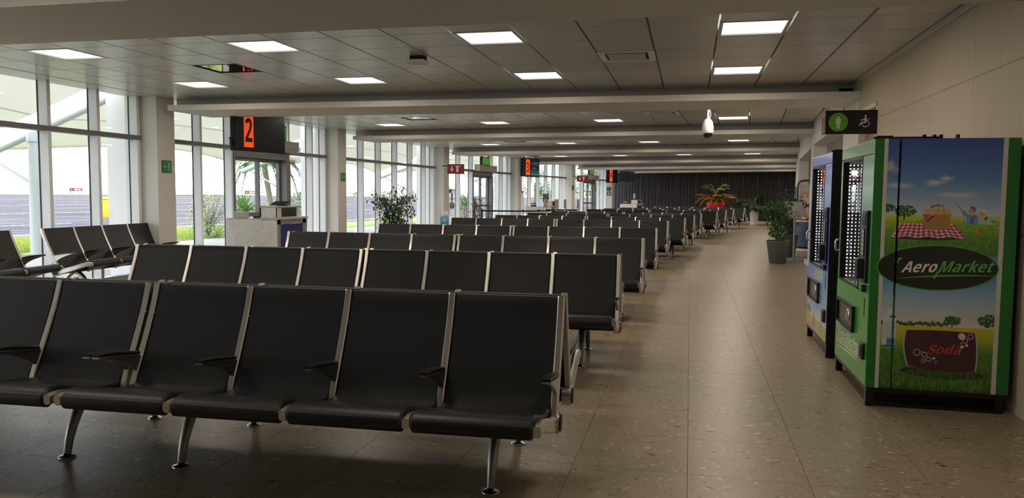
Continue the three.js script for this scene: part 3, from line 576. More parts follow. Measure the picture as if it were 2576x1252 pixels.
const blueFront = mouthPrint((g, w, h) => {
  const sk = g.createLinearGradient(0, 0, 0, h); sk.addColorStop(0, 'rgb(92,142,222)'); sk.addColorStop(0.6, 'rgb(150,190,232)'); sk.addColorStop(0.8, 'rgb(206,222,222)'); g.fillStyle = sk; g.fillRect(0, 0, w, h);
  g.fillStyle = 'rgb(164,190,50)'; g.fillRect(0, h * 0.8, w, h * 0.2); blades(g, 0, w, h * 0.84, h, 1500, ['rgba(150,190,60,.7)', 'rgba(70,130,40,.7)', 'rgba(190,200,70,.6)'], 22);
  treeBlob(g, 70, h * 0.73, 70);
  const s = 2.6; g.save(); g.scale(0.62, 1); basketScene(g, x => (x - 2240) * s * 0.95 + 150, y => (y - 505) * s + h * 0.68, s); picnicPeople(g, x => (x - 2405) * s + 760, y => (y - 505) * s + h * 0.7, s); g.restore();
  wordmark(g, 210, 110, 110, 'rgb(120,60,80)', 'rgb(90,170,90)', 'rgb(220,236,220)', 0.5); mark(g);
});
const keypadTex = canvas(128, 256, (g, w, h) => { g.fillStyle = 'rgb(88,90,94)'; g.fillRect(0, 0, w, h); for (let r = 0; r < 6; r++) for (let c = 0; c < 2; c++) { g.fillStyle = 'rgb(206,206,204)'; g.fillRect(20 + c * 50, 16 + r * 40, 36, 24); g.fillStyle = 'rgb(30,30,30)'; g.font = 'bold 20px sans-serif'; g.fillText('ABCDEF123456'[r + c * 6], 30 + c * 50, 35 + r * 40); } });
const darkTrim = std(0x101113, 0.5), ledMat = std(0xffffff, 0.5, 0, { emissive: 0xdfe6ff, emissiveIntensity: 3 });
function vending(label, z0, front, paint, side, lower) {   // front face at x = front, from z0 away; local x along the front (away), y up, z out of the front (towards the windows)
  const W = 1.15, D = 0.87, y0 = 0.13, y1 = 1.81;
  const t = thing('vending_machine', label, 'vending machine', [front, 0, z0 - W / 2], -Math.PI / 2, 'vending machines');   // local x runs towards the viewer, local -z into the body
  const wx0 = -W / 2 + 0.08, wx1 = W / 2 - 0.36, wy0 = 0.76, wy1 = 1.71, dT = 0.16;
  const cab = part('cabinet', [box(W - 0.07, 0.03, D - dT, 0, y1 - 0.015, -dT - (D - dT) / 2), box(W - 0.07, 0.1, D - dT, 0, y0 + 0.05, -dT - (D - dT) / 2), box(0.03, y1 - y0, D - dT, -W / 2 + 0.015, (y0 + y1) / 2, -dT - (D - dT) / 2), box(W - 0.07, y1 - y0, 0.03, 0, (y0 + y1) / 2, -D + 0.015)], darkTrim, t);
  part('side_panel', box(0.03, y1 - y0, D - dT - 0.004, W / 2 - 0.015, (y0 + y1) / 2, -dT - (D - dT) / 2 - 0.002), side, t);
  part('door_edge', box(0.012, y1 - y0, dT - 0.01, W / 2 - 0.006, (y0 + y1) / 2, -dT / 2 + 0.005), side, t);
  const sk = 0.03;
  const door = part('door', [rbox(W - 0.014, y1 - wy1, sk, -0.007, (y1 + wy1) / 2, -sk / 2, 0.01), rbox(wx0 + W / 2, wy1 - wy0, sk, (wx0 - W / 2) / 2, (wy0 + wy1) / 2, -sk / 2, 0.01), rbox(W / 2 - 0.014 - wx1, wy1 - wy0, sk, (wx1 + W / 2 - 0.014) / 2, (wy0 + wy1) / 2, -sk / 2, 0.01), box(W - 0.014, wy0 - y0, dT - 0.012, -0.007, (wy0 + y0) / 2, -dT / 2 - 0.006), box(W - 0.014, 0.012, dT - sk, -0.007, y1 - 0.006, -(dT + sk) / 2), box(0.012, y1 - wy0, dT - sk, -W / 2 + 0.006, (y1 + wy0) / 2, -(dT + sk) / 2)], paint, t);
  part('lower_panel', box(W - 0.016, wy0 - y0, 0.012, -0.008, (wy0 + y0) / 2, -0.006), lower, door);
  const gl = new THREE.PlaneGeometry(wx1 - wx0, wy1 - wy0); gl.translate((wx0 + wx1) / 2, (wy0 + wy1) / 2, -0.02); part('window_glass', gl, M.glass, door);
  part('window_gasket', [box(wx1 - wx0, 0.016, 0.03, (wx0 + wx1) / 2, wy1 - 0.008, -0.012), box(wx1 - wx0, 0.016, 0.03, (wx0 + wx1) / 2, wy0 + 0.008, -0.012), box(0.016, wy1 - wy0, 0.03, wx0 + 0.008, (wy0 + wy1) / 2, -0.012), box(0.016, wy1 - wy0, 0.03, wx1 - 0.008, (wy0 + wy1) / 2, -0.012)], M.blackPlastic, door);
  const shelves = []; for (let y = 0.84; y < 1.7; y += 0.17) { shelves.push(box(wx1 - wx0, 0.012, 0.44, (wx0 + wx1) / 2, y, -0.45), box(wx1 - wx0, 0.04, 0.008, (wx0 + wx1) / 2, y + 0.012, -0.23)); }
  part('shelves', shelves, M.aluDark, t);
  const inner = std(0x2a2a2e, 0.35, 0.5);
  part('inner_wall', box(0.02, 1.02, 0.62, wx0 - 0.012, 1.24, -0.35), inner, t); part('inner_wall', box(0.02, 1.02, 0.62, wx1 + 0.012, 1.24, -0.35), inner, t);
  // led columns on the far inner wall, seen through the glass
  for (const [z, h] of [[-0.05, 0.009], [-0.078, 0.008], [-0.106, 0.006], [-0.134, 0.005]]) { const dots = []; for (let y = 0.79; y < 1.69; y += 0.0285) dots.push(box(0.006, 0.009, h, wx0 + 0.006, y, z)); const st = part('led_strip', box(0.006, 0.93, 0.02, wx0 + 0.002, 1.24, z), M.aluDark, t); kind(part('led_dots', dots, ledMat, st), 'stuff'); }
  // coin and keypad column
  const c = W / 2 - 0.13;
  const pan = part('control_panel', rbox(0.13, 0.5, 0.03, c, 1.08, 0.008, 0.01), M.blackPlastic, t);
  part('display', box(0.09, 0.08, 0.004, c, 1.27, 0.025), std(0x12174a, 0.2), pan);
  const kp = part('keypad', box(0.075, 0.19, 0.006, c, 1.11, 0.026), [darkTrim, darkTrim, darkTrim, darkTrim, std(0xffffff, 0.5, 0, { map: keypadTex }), darkTrim], pan);
  part('note_slot', rbox(0.085, 0.14, 0.06, c, 0.93, 0.04, 0.012), M.blackPlastic, pan);
  part('slot_light', box(0.03, 0.012, 0.004, c, 0.9, 0.072), std(0x2b3cd0, 0.4, 0, { emissive: 0x2838ff, emissiveIntensity: 0.5 }), pan);
  part('lock', cyl(0.025, 0.025, 0.03, c, 0.79, 0.01, 16, 'z'), M.blackPlastic, door);
  part('pull_handle', tube([[-W / 2 + 0.035, 0.985, 0.0], [-W / 2 + 0.035, 0.99, 0.025], [-W / 2 + 0.035, 1.03, 0.03], [-W / 2 + 0.035, 1.07, 0.025], [-W / 2 + 0.035, 1.075, 0.0]], 0.009, 20, 8), M.steel, door);
  const bx = -W / 2 + 0.42;
  const bin = part('delivery_frame', [box(0.62, 0.018, 0.03, bx, 0.612, 0.008), box(0.62, 0.018, 0.03, bx, 0.438, 0.008), box(0.018, 0.19, 0.03, bx - 0.3, 0.525, 0.008), box(0.018, 0.19, 0.03, bx + 0.3, 0.525, 0.008)], M.blackPlastic, t);
  part('delivery_flap', box(0.59, 0.16, 0.006, bx, 0.525, 0.006), std(0x232324, 0.22), bin); part('flap_grip', lathe([[0, 0.012], [0.04, 0.01], [0.05, 0.002], [0.05, 0]], 24).rotateX(Math.PI / 2).translate(bx + 0.1, 0.53, 0.009), M.steel, bin);
  const cup = part('coin_return', [rbox(0.1, 0.115, 0.03, c + 0.02, 0.36, 0.008, 0.012)], M.blackPlastic, t); part('cup_hollow', rbox(0.06, 0.07, 0.01, c + 0.02, 0.355, 0.02, 0.004), M.black, cup);
  part('slit', box(0.006, 0.13, 0.004, c, 0.66, 0.001), M.black, door);
  part('base_rail', box(W, 0.03, 0.05, 0, 0.115, -0.03), M.black, t); part('base_rail', box(0.03, 0.03, D - 0.06, W / 2 - 0.015, 0.115, -D / 2 - 0.03), M.black, t); part('base_rail', box(0.02, 0.02, D - 0.1, W / 2 - 0.02, 0.012, -D / 2), M.black, t);
  for (const [lx, lz] of [[W / 2 - 0.03, -0.03], [-W / 2 + 0.03, -0.03], [W / 2 - 0.03, -D + 0.05], [-W / 2 + 0.03, -D + 0.05]]) part('base_leg', box(0.05, 0.1, 0.05, lx, 0.05, lz), M.black, t);
  part('kick_plate', [box(0.012, 0.1, D - 0.12, W / 2 - 0.12, 0.055, -D / 2), box(W - 0.2, 0.1, 0.012, 0, 0.055, -D + 0.3)], M.dark, t);
  part('top_hinge', [box(0.4, 0.02, 0.1, W / 2 - 0.21, y1 + 0.01, -0.06), ...[0.3, 0.36, 0.4, 0.5].map(d => box(0.03, 0.025, 0.02, W / 2 - 0.02, y1 + 0.012, -d)), box(0.03, 0.012, 0.42, W / 2 - 0.02, y1 + 0.006, -0.2)], M.black, t);
  return t;
}
const gloss = c => phys({ color: c, roughness: 0.3, clearcoat: 0.6, clearcoatRoughness: 0.12 });
{
  // the print runs over the door edge and the side panel: uv from position in the machine's own frame
  const printMat = phys({ color: 0xffffff, map: sidePrint, roughness: 0.4, clearcoat: 0.25, clearcoatRoughness: 0.3 });
  const lowGreen = phys({ color: 0xffffff, map: greenFront, roughness: 0.35, clearcoat: 0.5, clearcoatRoughness: 0.15 });
  const lowBlue = phys({ color: 0xffffff, map: blueFront, roughness: 0.35, clearcoat: 0.5, clearcoatRoughness: 0.15 });
  const fix = (t) => t.traverse(o => {
    if (!['side_panel', 'door_edge', 'lower_panel'].includes(o.name)) return;
    const g = o.geometry = o.geometry.clone(), p = g.attributes.position, uv = g.attributes.uv;
    for (let i = 0; i < p.count; i++) o.name === 'lower_panel' ? uv.setXY(i, (p.getX(i) + 0.575) / 1.15, (p.getY(i) - 0.13) / 0.63) : uv.setXY(i, -p.getZ(i) / 0.87, (p.getY(i) - 0.13) / 1.68);
  });
  fix(vending('green vending machine with picnic and soda print on its side', -5.58, 1.195, gloss(0x2f8f3c), printMat, lowGreen));
  fix(vending('blue vending machine with black side behind the green one', -7.16, 1.195, gloss(0x5a6ccc), darkTrim, lowBlue));
}

// ---------- signs and fittings inside ----------
function onLine(a, b) { const F = frame(a, b); return [F, F.ang]; }
const textTex = (w, h, draw) => canvas(w, h, draw);
function fire(g, x, y, s) {              // arrow and extinguisher pictogram
  g.fillStyle = 'rgb(232,226,224)'; g.fillRect(x, y, s * 0.16, s * 0.62); g.beginPath(); g.moveTo(x - s * 0.22, y + s * 0.5); g.lineTo(x + s * 0.08, y + s * 0.95); g.lineTo(x + s * 0.38, y + s * 0.5); g.lineTo(x + s * 0.36, y + s * 0.36); g.lineTo(x + s * 0.08, y + s * 0.66); g.lineTo(x - s * 0.2, y + s * 0.36); g.fill();
  const X = x + s * 0.85; g.fillRect(X, y + s * 0.2, s * 0.32, s * 0.78); g.beginPath(); g.ellipse(X + s * 0.16, y + s * 0.2, s * 0.16, s * 0.14, 0, 0, 7); g.fill(); g.fillRect(X - s * 0.2, y - s * 0.02, s * 0.5, s * 0.1); g.beginPath(); g.moveTo(X + s * 0.25, y + s * 0.08); g.lineTo(X + s * 0.62, y - s * 0.08); g.lineTo(X + s * 0.62, y + s * 0.16); g.fill(); g.fillRect(X - s * 0.2, y, s * 0.08, s * 0.14);
}
const redTex = textTex(256, 144, (g, w, h) => { g.fillStyle = 'rgb(34,30,32)'; g.fillRect(0, 0, w, h); g.fillStyle = 'rgb(150,26,48)'; g.fillRect(6, 6, w - 12, h - 12); fire(g, 62, 26, 92); });
const exitTex = flip => textTex(128, 128, (g, w, h) => {
  g.fillStyle = 'rgb(38,134,64)'; g.fillRect(0, 0, w, h); g.strokeStyle = g.fillStyle = 'rgb(176,214,184)'; g.lineWidth = 7; const m = x => flip ? w - x : x;
  g.beginPath(); g.moveTo(m(58), 64); g.lineTo(m(20), 64); g.moveTo(m(36), 46); g.lineTo(m(18), 64); g.lineTo(m(36), 82); g.stroke();
  for (const [x, y, a, b] of [[78, 26, 26, 16], [86, 46, 20, 10], [74, 60, 12, 16], [92, 62, 18, 12], [82, 82, 12, 20], [98, 86, 10, 18]]) g.fillRect(flip ? w - x - a : x, y, a, b);
});
const gateTex = (n, on) => textTex(1024, 560, (g, w, h) => {
  g.fillStyle = 'rgb(12,12,14)'; g.fillRect(0, 0, w, h);
  const [a, b] = on.x; g.fillStyle = 'rgb(250,84,8)'; g.fillRect(a * w, h * on.y[0], (b - a) * w, h * (on.y[1] - on.y[0]));
  g.fillStyle = 'rgb(18,12,12)'; g.save(); g.translate((a + b) / 2 * w, h * on.mid); g.scale(on.sx, 1); g.font = `bold ${on.size}px sans-serif`; g.textAlign = 'center'; g.textBaseline = 'middle'; g.fillText(n, 0, 0); g.restore();
  if (on.split) { g.fillRect(a * w, h * 0.6, (b - a) * w, 8); }
  if (on.screen) { const x = b * w + 40, W = w - x - 24; g.fillStyle = 'rgb(24,38,58)'; g.fillRect(x, h * 0.16, W, h * 0.24); g.fillStyle = 'rgb(70,92,112)'; g.fillRect(x + W * 0.4, h * 0.2, W * 0.5, h * 0.07); g.fillRect(x + W * 0.1, h * 0.3, W * 0.3, h * 0.02); g.fillStyle = 'rgb(48,60,70)'; g.fillRect(x + W * 0.5, h * 0.3, W * 0.4, h * 0.06); g.fillRect(x + W * 0.2, h * 0.05, W * 0.5, h * 0.03);
    g.fillStyle = 'rgb(120,124,62)'; g.font = 'bold 62px sans-serif'; g.textAlign = 'center'; g.fillText('MEXICO', x + W / 2, h * 0.56); g.fillStyle = 'rgb(40,52,64)'; g.fillRect(x, h * 0.62, W, h * 0.14); g.fillStyle = 'rgb(22,92,96)'; g.fillRect(x, h * 0.79, W, h * 0.14); }
});
function gate(n, a, b, len, y0, y1, on, label) {
  const [F, ang] = onLine(a, b), o = F.at(len / 2, 0);
  const t = thing('gate_sign', label, 'gate sign', [o[0], y0, o[1]], ang), tex = gateTex(n, on);
  part('case', [rbox(len, y1 - y0, 0.09, 0, (y1 - y0) / 2, -0.05, 0.006), ...[-0.35, 0.35].map(s => box(0.04, 3.0 - y1, 0.04, s * len, (y1 - y0) + (3.0 - y1) / 2, -0.05))], M.black, t);
  const face = new THREE.PlaneGeometry(len - 0.02, y1 - y0 - 0.02); face.translate(0, (y1 - y0) / 2, 0.0);
  part('screen', face, phys({ color: 0xffffff, map: tex, emissive: 0xffffff, emissiveMap: tex, emissiveIntensity: 0.55, roughness: 0.35, specularIntensity: 0.35 }), t);
  part('bracket', [box(0.03, 0.14, 0.05, -len / 2 - 0.02, (y1 - y0) * 0.2, -0.05), box(0.06, 0.02, 0.05, -len / 2 - 0.03, (y1 - y0) * 0.3, -0.05)], M.dark, t);
  return t;
}
gate('2', [-7.56, -11.75], [-7.34, -12.95], 1.29, 2.12, 2.82, { x: [0.17, 0.355], y: [0.0, 0.905], mid: 0.48, sx: 0.62, size: 470 }, 'black hanging gate sign with orange number 2 above the marble desk');
gate('3', [-6.45, -29.66], [-6.06, -31.12], 1.5, 2.12, 2.86, { x: [0.2, 0.43], y: [0.06, 0.92], mid: 0.5, sx: 0.7, size: 400, screen: 1 }, 'black hanging gate sign with orange number 3 and lit flight screen');
gate('4', [-4.45, -42.41], [-3.99, -43.62], 1.3, 2.1, 2.84, { x: [0.21, 0.48], y: [0.0, 0.93], mid: 0.4, sx: 0.8, size: 380, split: 1 }, 'black hanging gate sign with orange number 4 at far end');
{
  const t = thing('flight_screen', 'blank black screen hanging beside the far gate number 4', 'screen', [-3.45, 2.17, -43.0], 0.1);
  part('case', rbox(0.85, 0.56, 0.08, 0, 0.28, -0.04), M.black, t); part('panel', box(0.8, 0.51, 0.004, 0, 0.28, 0.003), std(0x0a0c10, 0.25), t); part('hanger', box(0.04, 0.25, 0.04, 0, 0.66, -0.04), M.black, t);
}
function flatSign(name, label, cat, w, h, d, tex, p, ry, extra) {
  const t = thing(name, label, cat, p, ry); part('board', rbox(w, h, d, 0, 0, -d / 2, 0.003), M.dark, t);
  const f = new THREE.PlaneGeometry(w - 0.004, h - 0.004); f.translate(0, 0, 0.0012); part('face', f, std(0xffffff, 0.4, 0, { map: tex, ...extra }), t); return t;
}
const redA = flatSign('extinguisher_sign', 'red fire extinguisher sign on the column left of the second exit door', 'safety sign', 0.55, 0.31, 0.03, redTex, [-7.31, 2.205, -23.6], 0);
part('wall_bracket', box(0.2, 0.03, 0.02, -0.36, 0.1, -0.015), M.dark, redA);
const redB = flatSign('extinguisher_sign', 'farther red fire extinguisher sign just left of the gate number 4', 'safety sign', 0.55, 0.31, 0.03, redTex, [-5.22, 2.22, -38.0], 0.1);
part('wall_bracket', box(0.25, 0.03, 0.02, -0.36, 0.1, -0.015), M.dark, redB);
flatSign('exit_sign', 'green exit sign with left arrow on the nearest white column', 'exit sign', 0.23, 0.2, 0.012, exitTex(false), [-8.315, 1.82, -11.0], Math.PI / 2);
flatSign('exit_sign', 'green exit sign with right arrow on the second white column', 'exit sign', 0.23, 0.2, 0.012, exitTex(true), [-8.152, 1.8, -17.2], Math.PI / 2 - 0.03);
flatSign('exit_sign', 'small green exit sign on column below the farther extinguisher sign', 'exit sign', 0.24, 0.22, 0.012, exitTex(true), [-5.8, 1.77, -38.85], Math.PI / 2 - 0.2);
const roundTex = textTex(128, 128, (g, w, h) => { g.fillStyle = 'rgb(30,28,30)'; g.fillRect(0, 0, w, h); g.fillStyle = 'rgb(222,214,214)'; blob(g, 64, 64, 44, 44, 0); g.fillStyle = 'rgb(60,50,52)'; blob(g, 62, 60, 10, 12, 0.3); });
const shieldTex = textTex(128, 128, (g, w, h) => { g.fillStyle = 'rgb(40,30,30)'; g.fillRect(0, 0, w, h); g.fillStyle = 'rgb(206,104,84)'; g.beginPath(); g.moveTo(22, 26); g.lineTo(106, 26); g.quadraticCurveTo(104, 80, 64, 104); g.quadraticCurveTo(24, 80, 22, 26); g.fill(); g.fillStyle = 'rgb(190,150,140)'; g.fillRect(22, 26, 84, 14); });
flatSign('wall_plaque', 'square plaque with orange shield on the last white column', 'wall sign', 0.22, 0.21, 0.02, shieldTex, [-4.62, 1.78, -44.93], 0.1);
flatSign('wall_plaque', 'square plaque with white circle on the last white column', 'wall sign', 0.22, 0.21, 0.02, roundTex, [-4.62, 1.51, -44.93], 0.1);
// restroom sign on the right wall
{
  const tex = textTex(1024, 490, (g, w, h) => {
    g.fillStyle = 'rgb(14,14,16)'; g.fillRect(0, 0, w, h); g.fillStyle = 'rgb(92,164,28)'; blob(g, 248, 245, 190, 196, 0); g.fillStyle = 'rgb(17,18,34)'; blob(g, 776, 245, 190, 196, 0);
    g.fillStyle = 'rgb(214,214,206)'; blob(g, 250, 138, 20, 21, 0);
    g.beginPath(); g.roundRect(200, 166, 100, 96, 20); g.fill(); g.fillRect(200, 190, 20, 90); g.fillRect(280, 190, 20, 90); g.fillRect(220, 200, 60, 180); g.fillStyle = 'rgb(92,164,28)'; g.fillRect(246, 286, 8, 96); g.fillRect(219, 206, 3, 80); g.fillRect(278, 206, 3, 80);
    g.fillStyle = g.strokeStyle = 'rgb(206,206,214)'; blob(g, 776, 122, 22, 22, 0); g.lineCap = 'round'; g.lineWidth = 44; g.beginPath(); g.moveTo(778, 172); g.lineTo(776, 244); g.stroke(); g.lineWidth = 24; g.beginPath(); g.moveTo(762, 176); g.lineTo(728, 206); g.lineTo(694, 206); g.stroke(); g.lineWidth = 28; g.beginPath(); g.moveTo(772, 256); g.lineTo(700, 262); g.lineTo(664, 312); g.stroke();
    g.lineWidth = 17; g.beginPath(); g.arc(780, 280, 68, -1.1, 3.05); g.stroke(); g.lineWidth = 10; g.beginPath(); g.moveTo(806, 206); g.lineTo(816, 184); g.lineTo(866, 182); g.stroke();
  });
  const t = flatSign('restroom_sign', 'black restroom sign with green man circle and white wheelchair symbol', 'restroom sign', 0.585, 0.278, 0.05, tex, [1.84, 2.306, -9.85], 0);
  part('wall_bracket', box(0.04, 0.2, 0.03, 0.29, 0, -0.04), M.dark, t);
  const stripe = textTex(128, 256, (g, w, h) => { g.fillStyle = 'rgb(150,112,98)'; g.fillRect(0, 0, w, h); for (let i = 0; i < 7; i++) { g.fillStyle = i % 2 ? 'rgb(206,180,168)' : 'rgb(76,40,36)'; g.fillRect(8 + i * 16, 10, 7, h - 20 - (i % 3) * 20); } });
  flatSign('shop_sign', 'narrow brown striped sign at the left edge of restroom sign', 'wall sign', 0.7, 0.28, 0.03, stripe, [2.18, 2.63, -13.9], -Math.PI / 2);
}
// security camera, detector box, small blue box
{
  const t = thing('security_camera', 'white dome security camera hanging from the second ceiling bay', 'camera', [0.26, 2.39, -13.5]);
  part('housing', lathe([[0.02, 0.33], [0.045, 0.32], [0.075, 0.28], [0.093, 0.2], [0.097, 0.13], [0.094, 0.1]], 28), M.white, t);
  part('lower_ring', lathe([[0.094, 0.105], [0.092, 0.085], [0.086, 0.08], [0.08, 0.08]], 28), M.white, t);
  part('dome', lathe([[0.084, 0.082], [0.078, 0.05], [0.062, 0.024], [0.036, 0.006], [0.0, 0.0]], 28), phys({ color: 0x141416, roughness: 0.08, clearcoat: 1 }), t);
  part('stem', [cyl(0.02, 0.02, 0.23, 0, 0.43, 0), cyl(0.05, 0.06, 0.02, 0, 0.53, 0)], M.white, t); part('cable', tube([[0.03, 0.33, 0], [0.045, 0.4, 0], [0.02, 0.48, 0]], 0.006, 10, 6), M.lampFrame, t);
  const a = thing('wireless_box', 'white square wireless box with dark gap under the nearest ceiling tiles', 'ceiling device', [-2.98, 2.868, -8.17]);
  part('cover', rbox(0.21, 0.036, 0.2, 0, 0, 0, 0.01, 3), M.white, a); part('mount', box(0.15, 0.046, 0.14, 0.01, 0.04, -0.01), M.dark, a);
  const b = thing('cable_box', 'small dark blue box where the beam meets the stone wall', 'box', [2.01, 2.86, -11.25]);
  part('body', rbox(0.17, 0.045, 0.04, 0, 0.0, 0.0), std(0x18204a, 0.4), b);
}
// air curtains and green screens above the exit doors
function airCurtain(k, u, label, green, len) {
  const F = left[k], o = F.at(u, -0.17), t = thing('air_curtain', label, 'air curtain', [o[0], 2.3, o[1]], F.ang);
  const prof = new THREE.Shape(); prof.moveTo(-0.1, 0.2); prof.lineTo(0.02, 0.2); prof.quadraticCurveTo(0.1, 0.16, 0.1, 0.07); prof.lineTo(0.03, -0.04); prof.lineTo(-0.1, -0.04);
  const g = new THREE.ExtrudeGeometry(prof, { depth: len, bevelEnabled: false, curveSegments: 10 }); g.rotateY(Math.PI / 2); g.scale(1, 1, -1); const gi = g.toNonIndexed ? g : g; const ps = gi.attributes.position; for (let i = 0; i < ps.count; i += 3) { const a = [ps.getX(i), ps.getY(i), ps.getZ(i)]; ps.setXYZ(i, ps.getX(i + 1), ps.getY(i + 1), ps.getZ(i + 1)); ps.setXYZ(i + 1, ...a); } gi.computeVertexNormals(); gi.translate(-len / 2, 0, 0);
  part('housing', metreUV(gi), std(0xa9a49c, 0.5), t);
  for (const s of [-1, 1]) part('end_cap', rbox(0.025, 0.25, 0.2, s * (len / 2 + 0.012), 0.08, 0, 0.008), M.white, t);
  part('seam', box(0.012, 0.2, 0.01, 0, 0.09, 0.096), M.lampFrame, t);
  const holes = []; for (let r = 0; r < 4; r++) for (let c = 0; c < len / 0.045 - 1; c++) holes.push(box(0.022, 0.012, 0.006, -len / 2 + 0.04 + c * 0.045, 0.02 + r * 0.035, 0.062 + r * 0.011 - (r > 2 ? 0.01 : 0)));
  kind(part('vent_holes', holes, M.dark, t), 'stuff');
  const tex = textTex(256, 128, (g, w, h) => { g.fillStyle = 'rgb(86,160,40)'; g.fillRect(0, 0, w, h); g.fillStyle = 'rgb(120,186,80)'; for (const [x, y, a, b] of [[18, 20, 12, 70], [40, 16, 8, 80], [56, 30, 10, 60], [90, 24, 110, 12], [90, 58, 140, 14], [90, 86, 120, 10]]) g.fillRect(x, y, a, b); });
  const q = F.at(u + 0.05, -0.2), s = thing('exit_display', green, 'exit display', [q[0], 2.66, q[1]], F.ang);
  part('case', rbox(0.86, 0.32, 0.07, 0, 0, -0.04), M.dark, s); const f = new THREE.PlaneGeometry(0.74, 0.27); f.translate(0.03, 0, -0.003); part('screen', f, std(0xffffff, 0.35, 0, { map: tex, emissive: 0xffffff, emissiveMap: tex, emissiveIntensity: 0.25 }), s);
  part('hanger', [box(0.03, 0.2, 0.03, -0.3, 0.24, -0.04), box(0.03, 0.2, 0.03, 0.3, 0.24, -0.04)], M.dark, s);
}
airCurtain(2, 3.75, 'perforated grey air curtain right of the gate 2 sign', 'green exit display half hidden behind the gate 2 sign', 1.5);
airCurtain(4, 4.15, 'grey air curtain over the second exit door', 'green exit display over the second exit door', 1.75);
airCurtain(6, 3.45, 'farthest grey air curtain, over the last exit door', 'farthest green exit display, over the last exit door', 1.75);

// ---------- gate desks ----------
function desk(label, p, ry, w, d, group) {
  const t = thing('gate_desk', label, 'desk', p, ry, group);
  part('front_panel', box(w, 0.91, 0.03, 0, 0.475, 0), M.marble, t);
  part('side_frame', [box(0.03, 0.91, 0.1, w / 2 - 0.015, 0.475, -0.07), box(0.03, 0.91, 0.12, w / 2 - 0.015, 0.475, -d + 0.06), box(0.03, 0.08, d, w / 2 - 0.015, 0.89, -d / 2), box(0.03, 0.1, d, w / 2 - 0.015, 0.07, -d / 2)], M.counterSide, t);
  part('side_panel', box(0.016, 0.75, d - 0.2, w / 2 - 0.016, 0.47, -d / 2 + 0.02), M.blue, t);
  part('end_panel', box(0.03, 0.91, d, -w / 2 + 0.015, 0.475, -d / 2), M.marble, t);
  part('worktop', [rbox(w - 0.32, 0.02, 0.5, -0.16, 0.94, -0.26, 0.004), rbox(0.36, 0.045, d + 0.06, w / 2 - 0.15, 0.95, -d / 2, 0.006)], M.counterTop, t);
  const up = part('upper_case', [box(0.34, 0.18, 0.02, w / 2 - 0.16, 1.06, -0.01), box(0.02, 0.18, d * 0.75, w / 2 - 0.01, 1.06, -d * 0.375), box(0.02, 0.18, d * 0.75, w / 2 - 0.32, 1.06, -d * 0.375)], M.marble, t);
  part('upper_top', rbox(0.36, 0.025, d * 0.8, w / 2 - 0.16, 1.16, -d * 0.39, 0.005), M.counterTop, t);
  part('glass_panel', box(0.008, 0.16, d * 0.5, w / 2 + 0.002, 1.06, -d * 0.4), std(0x3a403e, 0.1), t);
  return t;
}
desk('marble-fronted gate desk with blue side panel near the windows', [-7.6, 0, -12.3], -0.0, 1.0, 1.05, 'gate desks');
desk('low pale gate desk with monitor behind the belt posts', [-5.75, 0, -29.5], -0.12, 1.05, 0.9, 'gate desks');
desk('small white desk before the dark slatted wall', [-3.25, 0, -42.0], -0.35, 0.98, 0.8, 'gate desks');
{
  const a = thing('tablet', 'black tablet lying tilted on the raised desk top', 'tablet', [-7.25, 1.19, -12.68]); const g = rbox(0.31, 0.012, 0.2, 0, 0.0, 0, 0.004); g.rotateX(0.35); g.translate(0, 0.028, 0); part('screen_slab', g, M.black, a); part('foot', box(0.2, 0.02, 0.03, 0, -0.007, -0.06), M.dark, a);
  const b = thing('document_box', 'grey plastic box on the desk beside the gate 2 window', 'box', [-7.93, 0.95, -12.52]); part('body', rbox(0.2, 0.1, 0.16, 0, 0.05, 0, 0.012), std(0xb8b4ae, 0.6), b); part('lid', rbox(0.205, 0.012, 0.165, 0, 0.104, 0, 0.004), std(0xcfcac4, 0.6), b);
  const s = thing('card_scanner', 'flat dark scanner on the desk beside the grey box', 'scanner', [-7.6, 0.95, -12.52]); part('base', rbox(0.14, 0.025, 0.12, 0, 0.0125, 0), M.blackPlastic, s); part('reader', rbox(0.12, 0.012, 0.05, 0, 0.031, 0.02), M.dark, s);
  const m = thing('monitor', 'black monitor standing on the pale desk behind belts', 'monitor', [-5.5, 0.972, -29.6], -0.6); part('screen', rbox(0.3, 0.33, 0.03, 0, 0.31, 0), M.black, m); part('stand', [cyl(0.016, 0.016, 0.17, 0, 0.09, -0.02), cyl(0.09, 0.1, 0.012, 0, 0.006, 0)], M.dark, m);
  const ph = thing('telephone', 'black desk telephone at the left of the monitor', 'telephone', [-6.0, 0.95, -29.7], 0.4); part('base', rbox(0.2, 0.06, 0.18, 0, 0.03, 0, 0.02), M.blackPlastic, ph); part('handset', tube([[-0.09, 0.09, 0.02], [-0.06, 0.12, 0.02], [0, 0.125, 0.02], [0.06, 0.12, 0.02], [0.09, 0.09, 0.02]], 0.02, 14, 8), M.black, ph);
  const mic = thing('monitor', 'dark slim monitor turned sideways on the far desk', 'monitor', [-2.95, 1.172, -42.3], -1.1); part('screen', rbox(0.32, 0.28, 0.03, 0, 0.2, 0), M.black, mic); part('stand', [cyl(0.014, 0.014, 0.1, 0, 0.05, 0), cyl(0.07, 0.08, 0.01, 0, 0.005, 0)], M.dark, mic);
  const hp = thing('headset', 'dark headset with white pad lying on the far desk', 'headset', [-3.45, 0.952, -42.2]); part('band', tube([[-0.1, 0.02, 0], [-0.07, 0.09, 0], [0, 0.11, 0], [0.07, 0.09, 0], [0.1, 0.02, 0]], 0.015, 14, 8), M.white, hp); part('ear_pad', [cyl(0.03, 0.03, 0.03, -0.1, 0.03, 0, 12, 'x'), cyl(0.03, 0.03, 0.03, 0.1, 0.03, 0, 12, 'x')], M.black, hp);
}
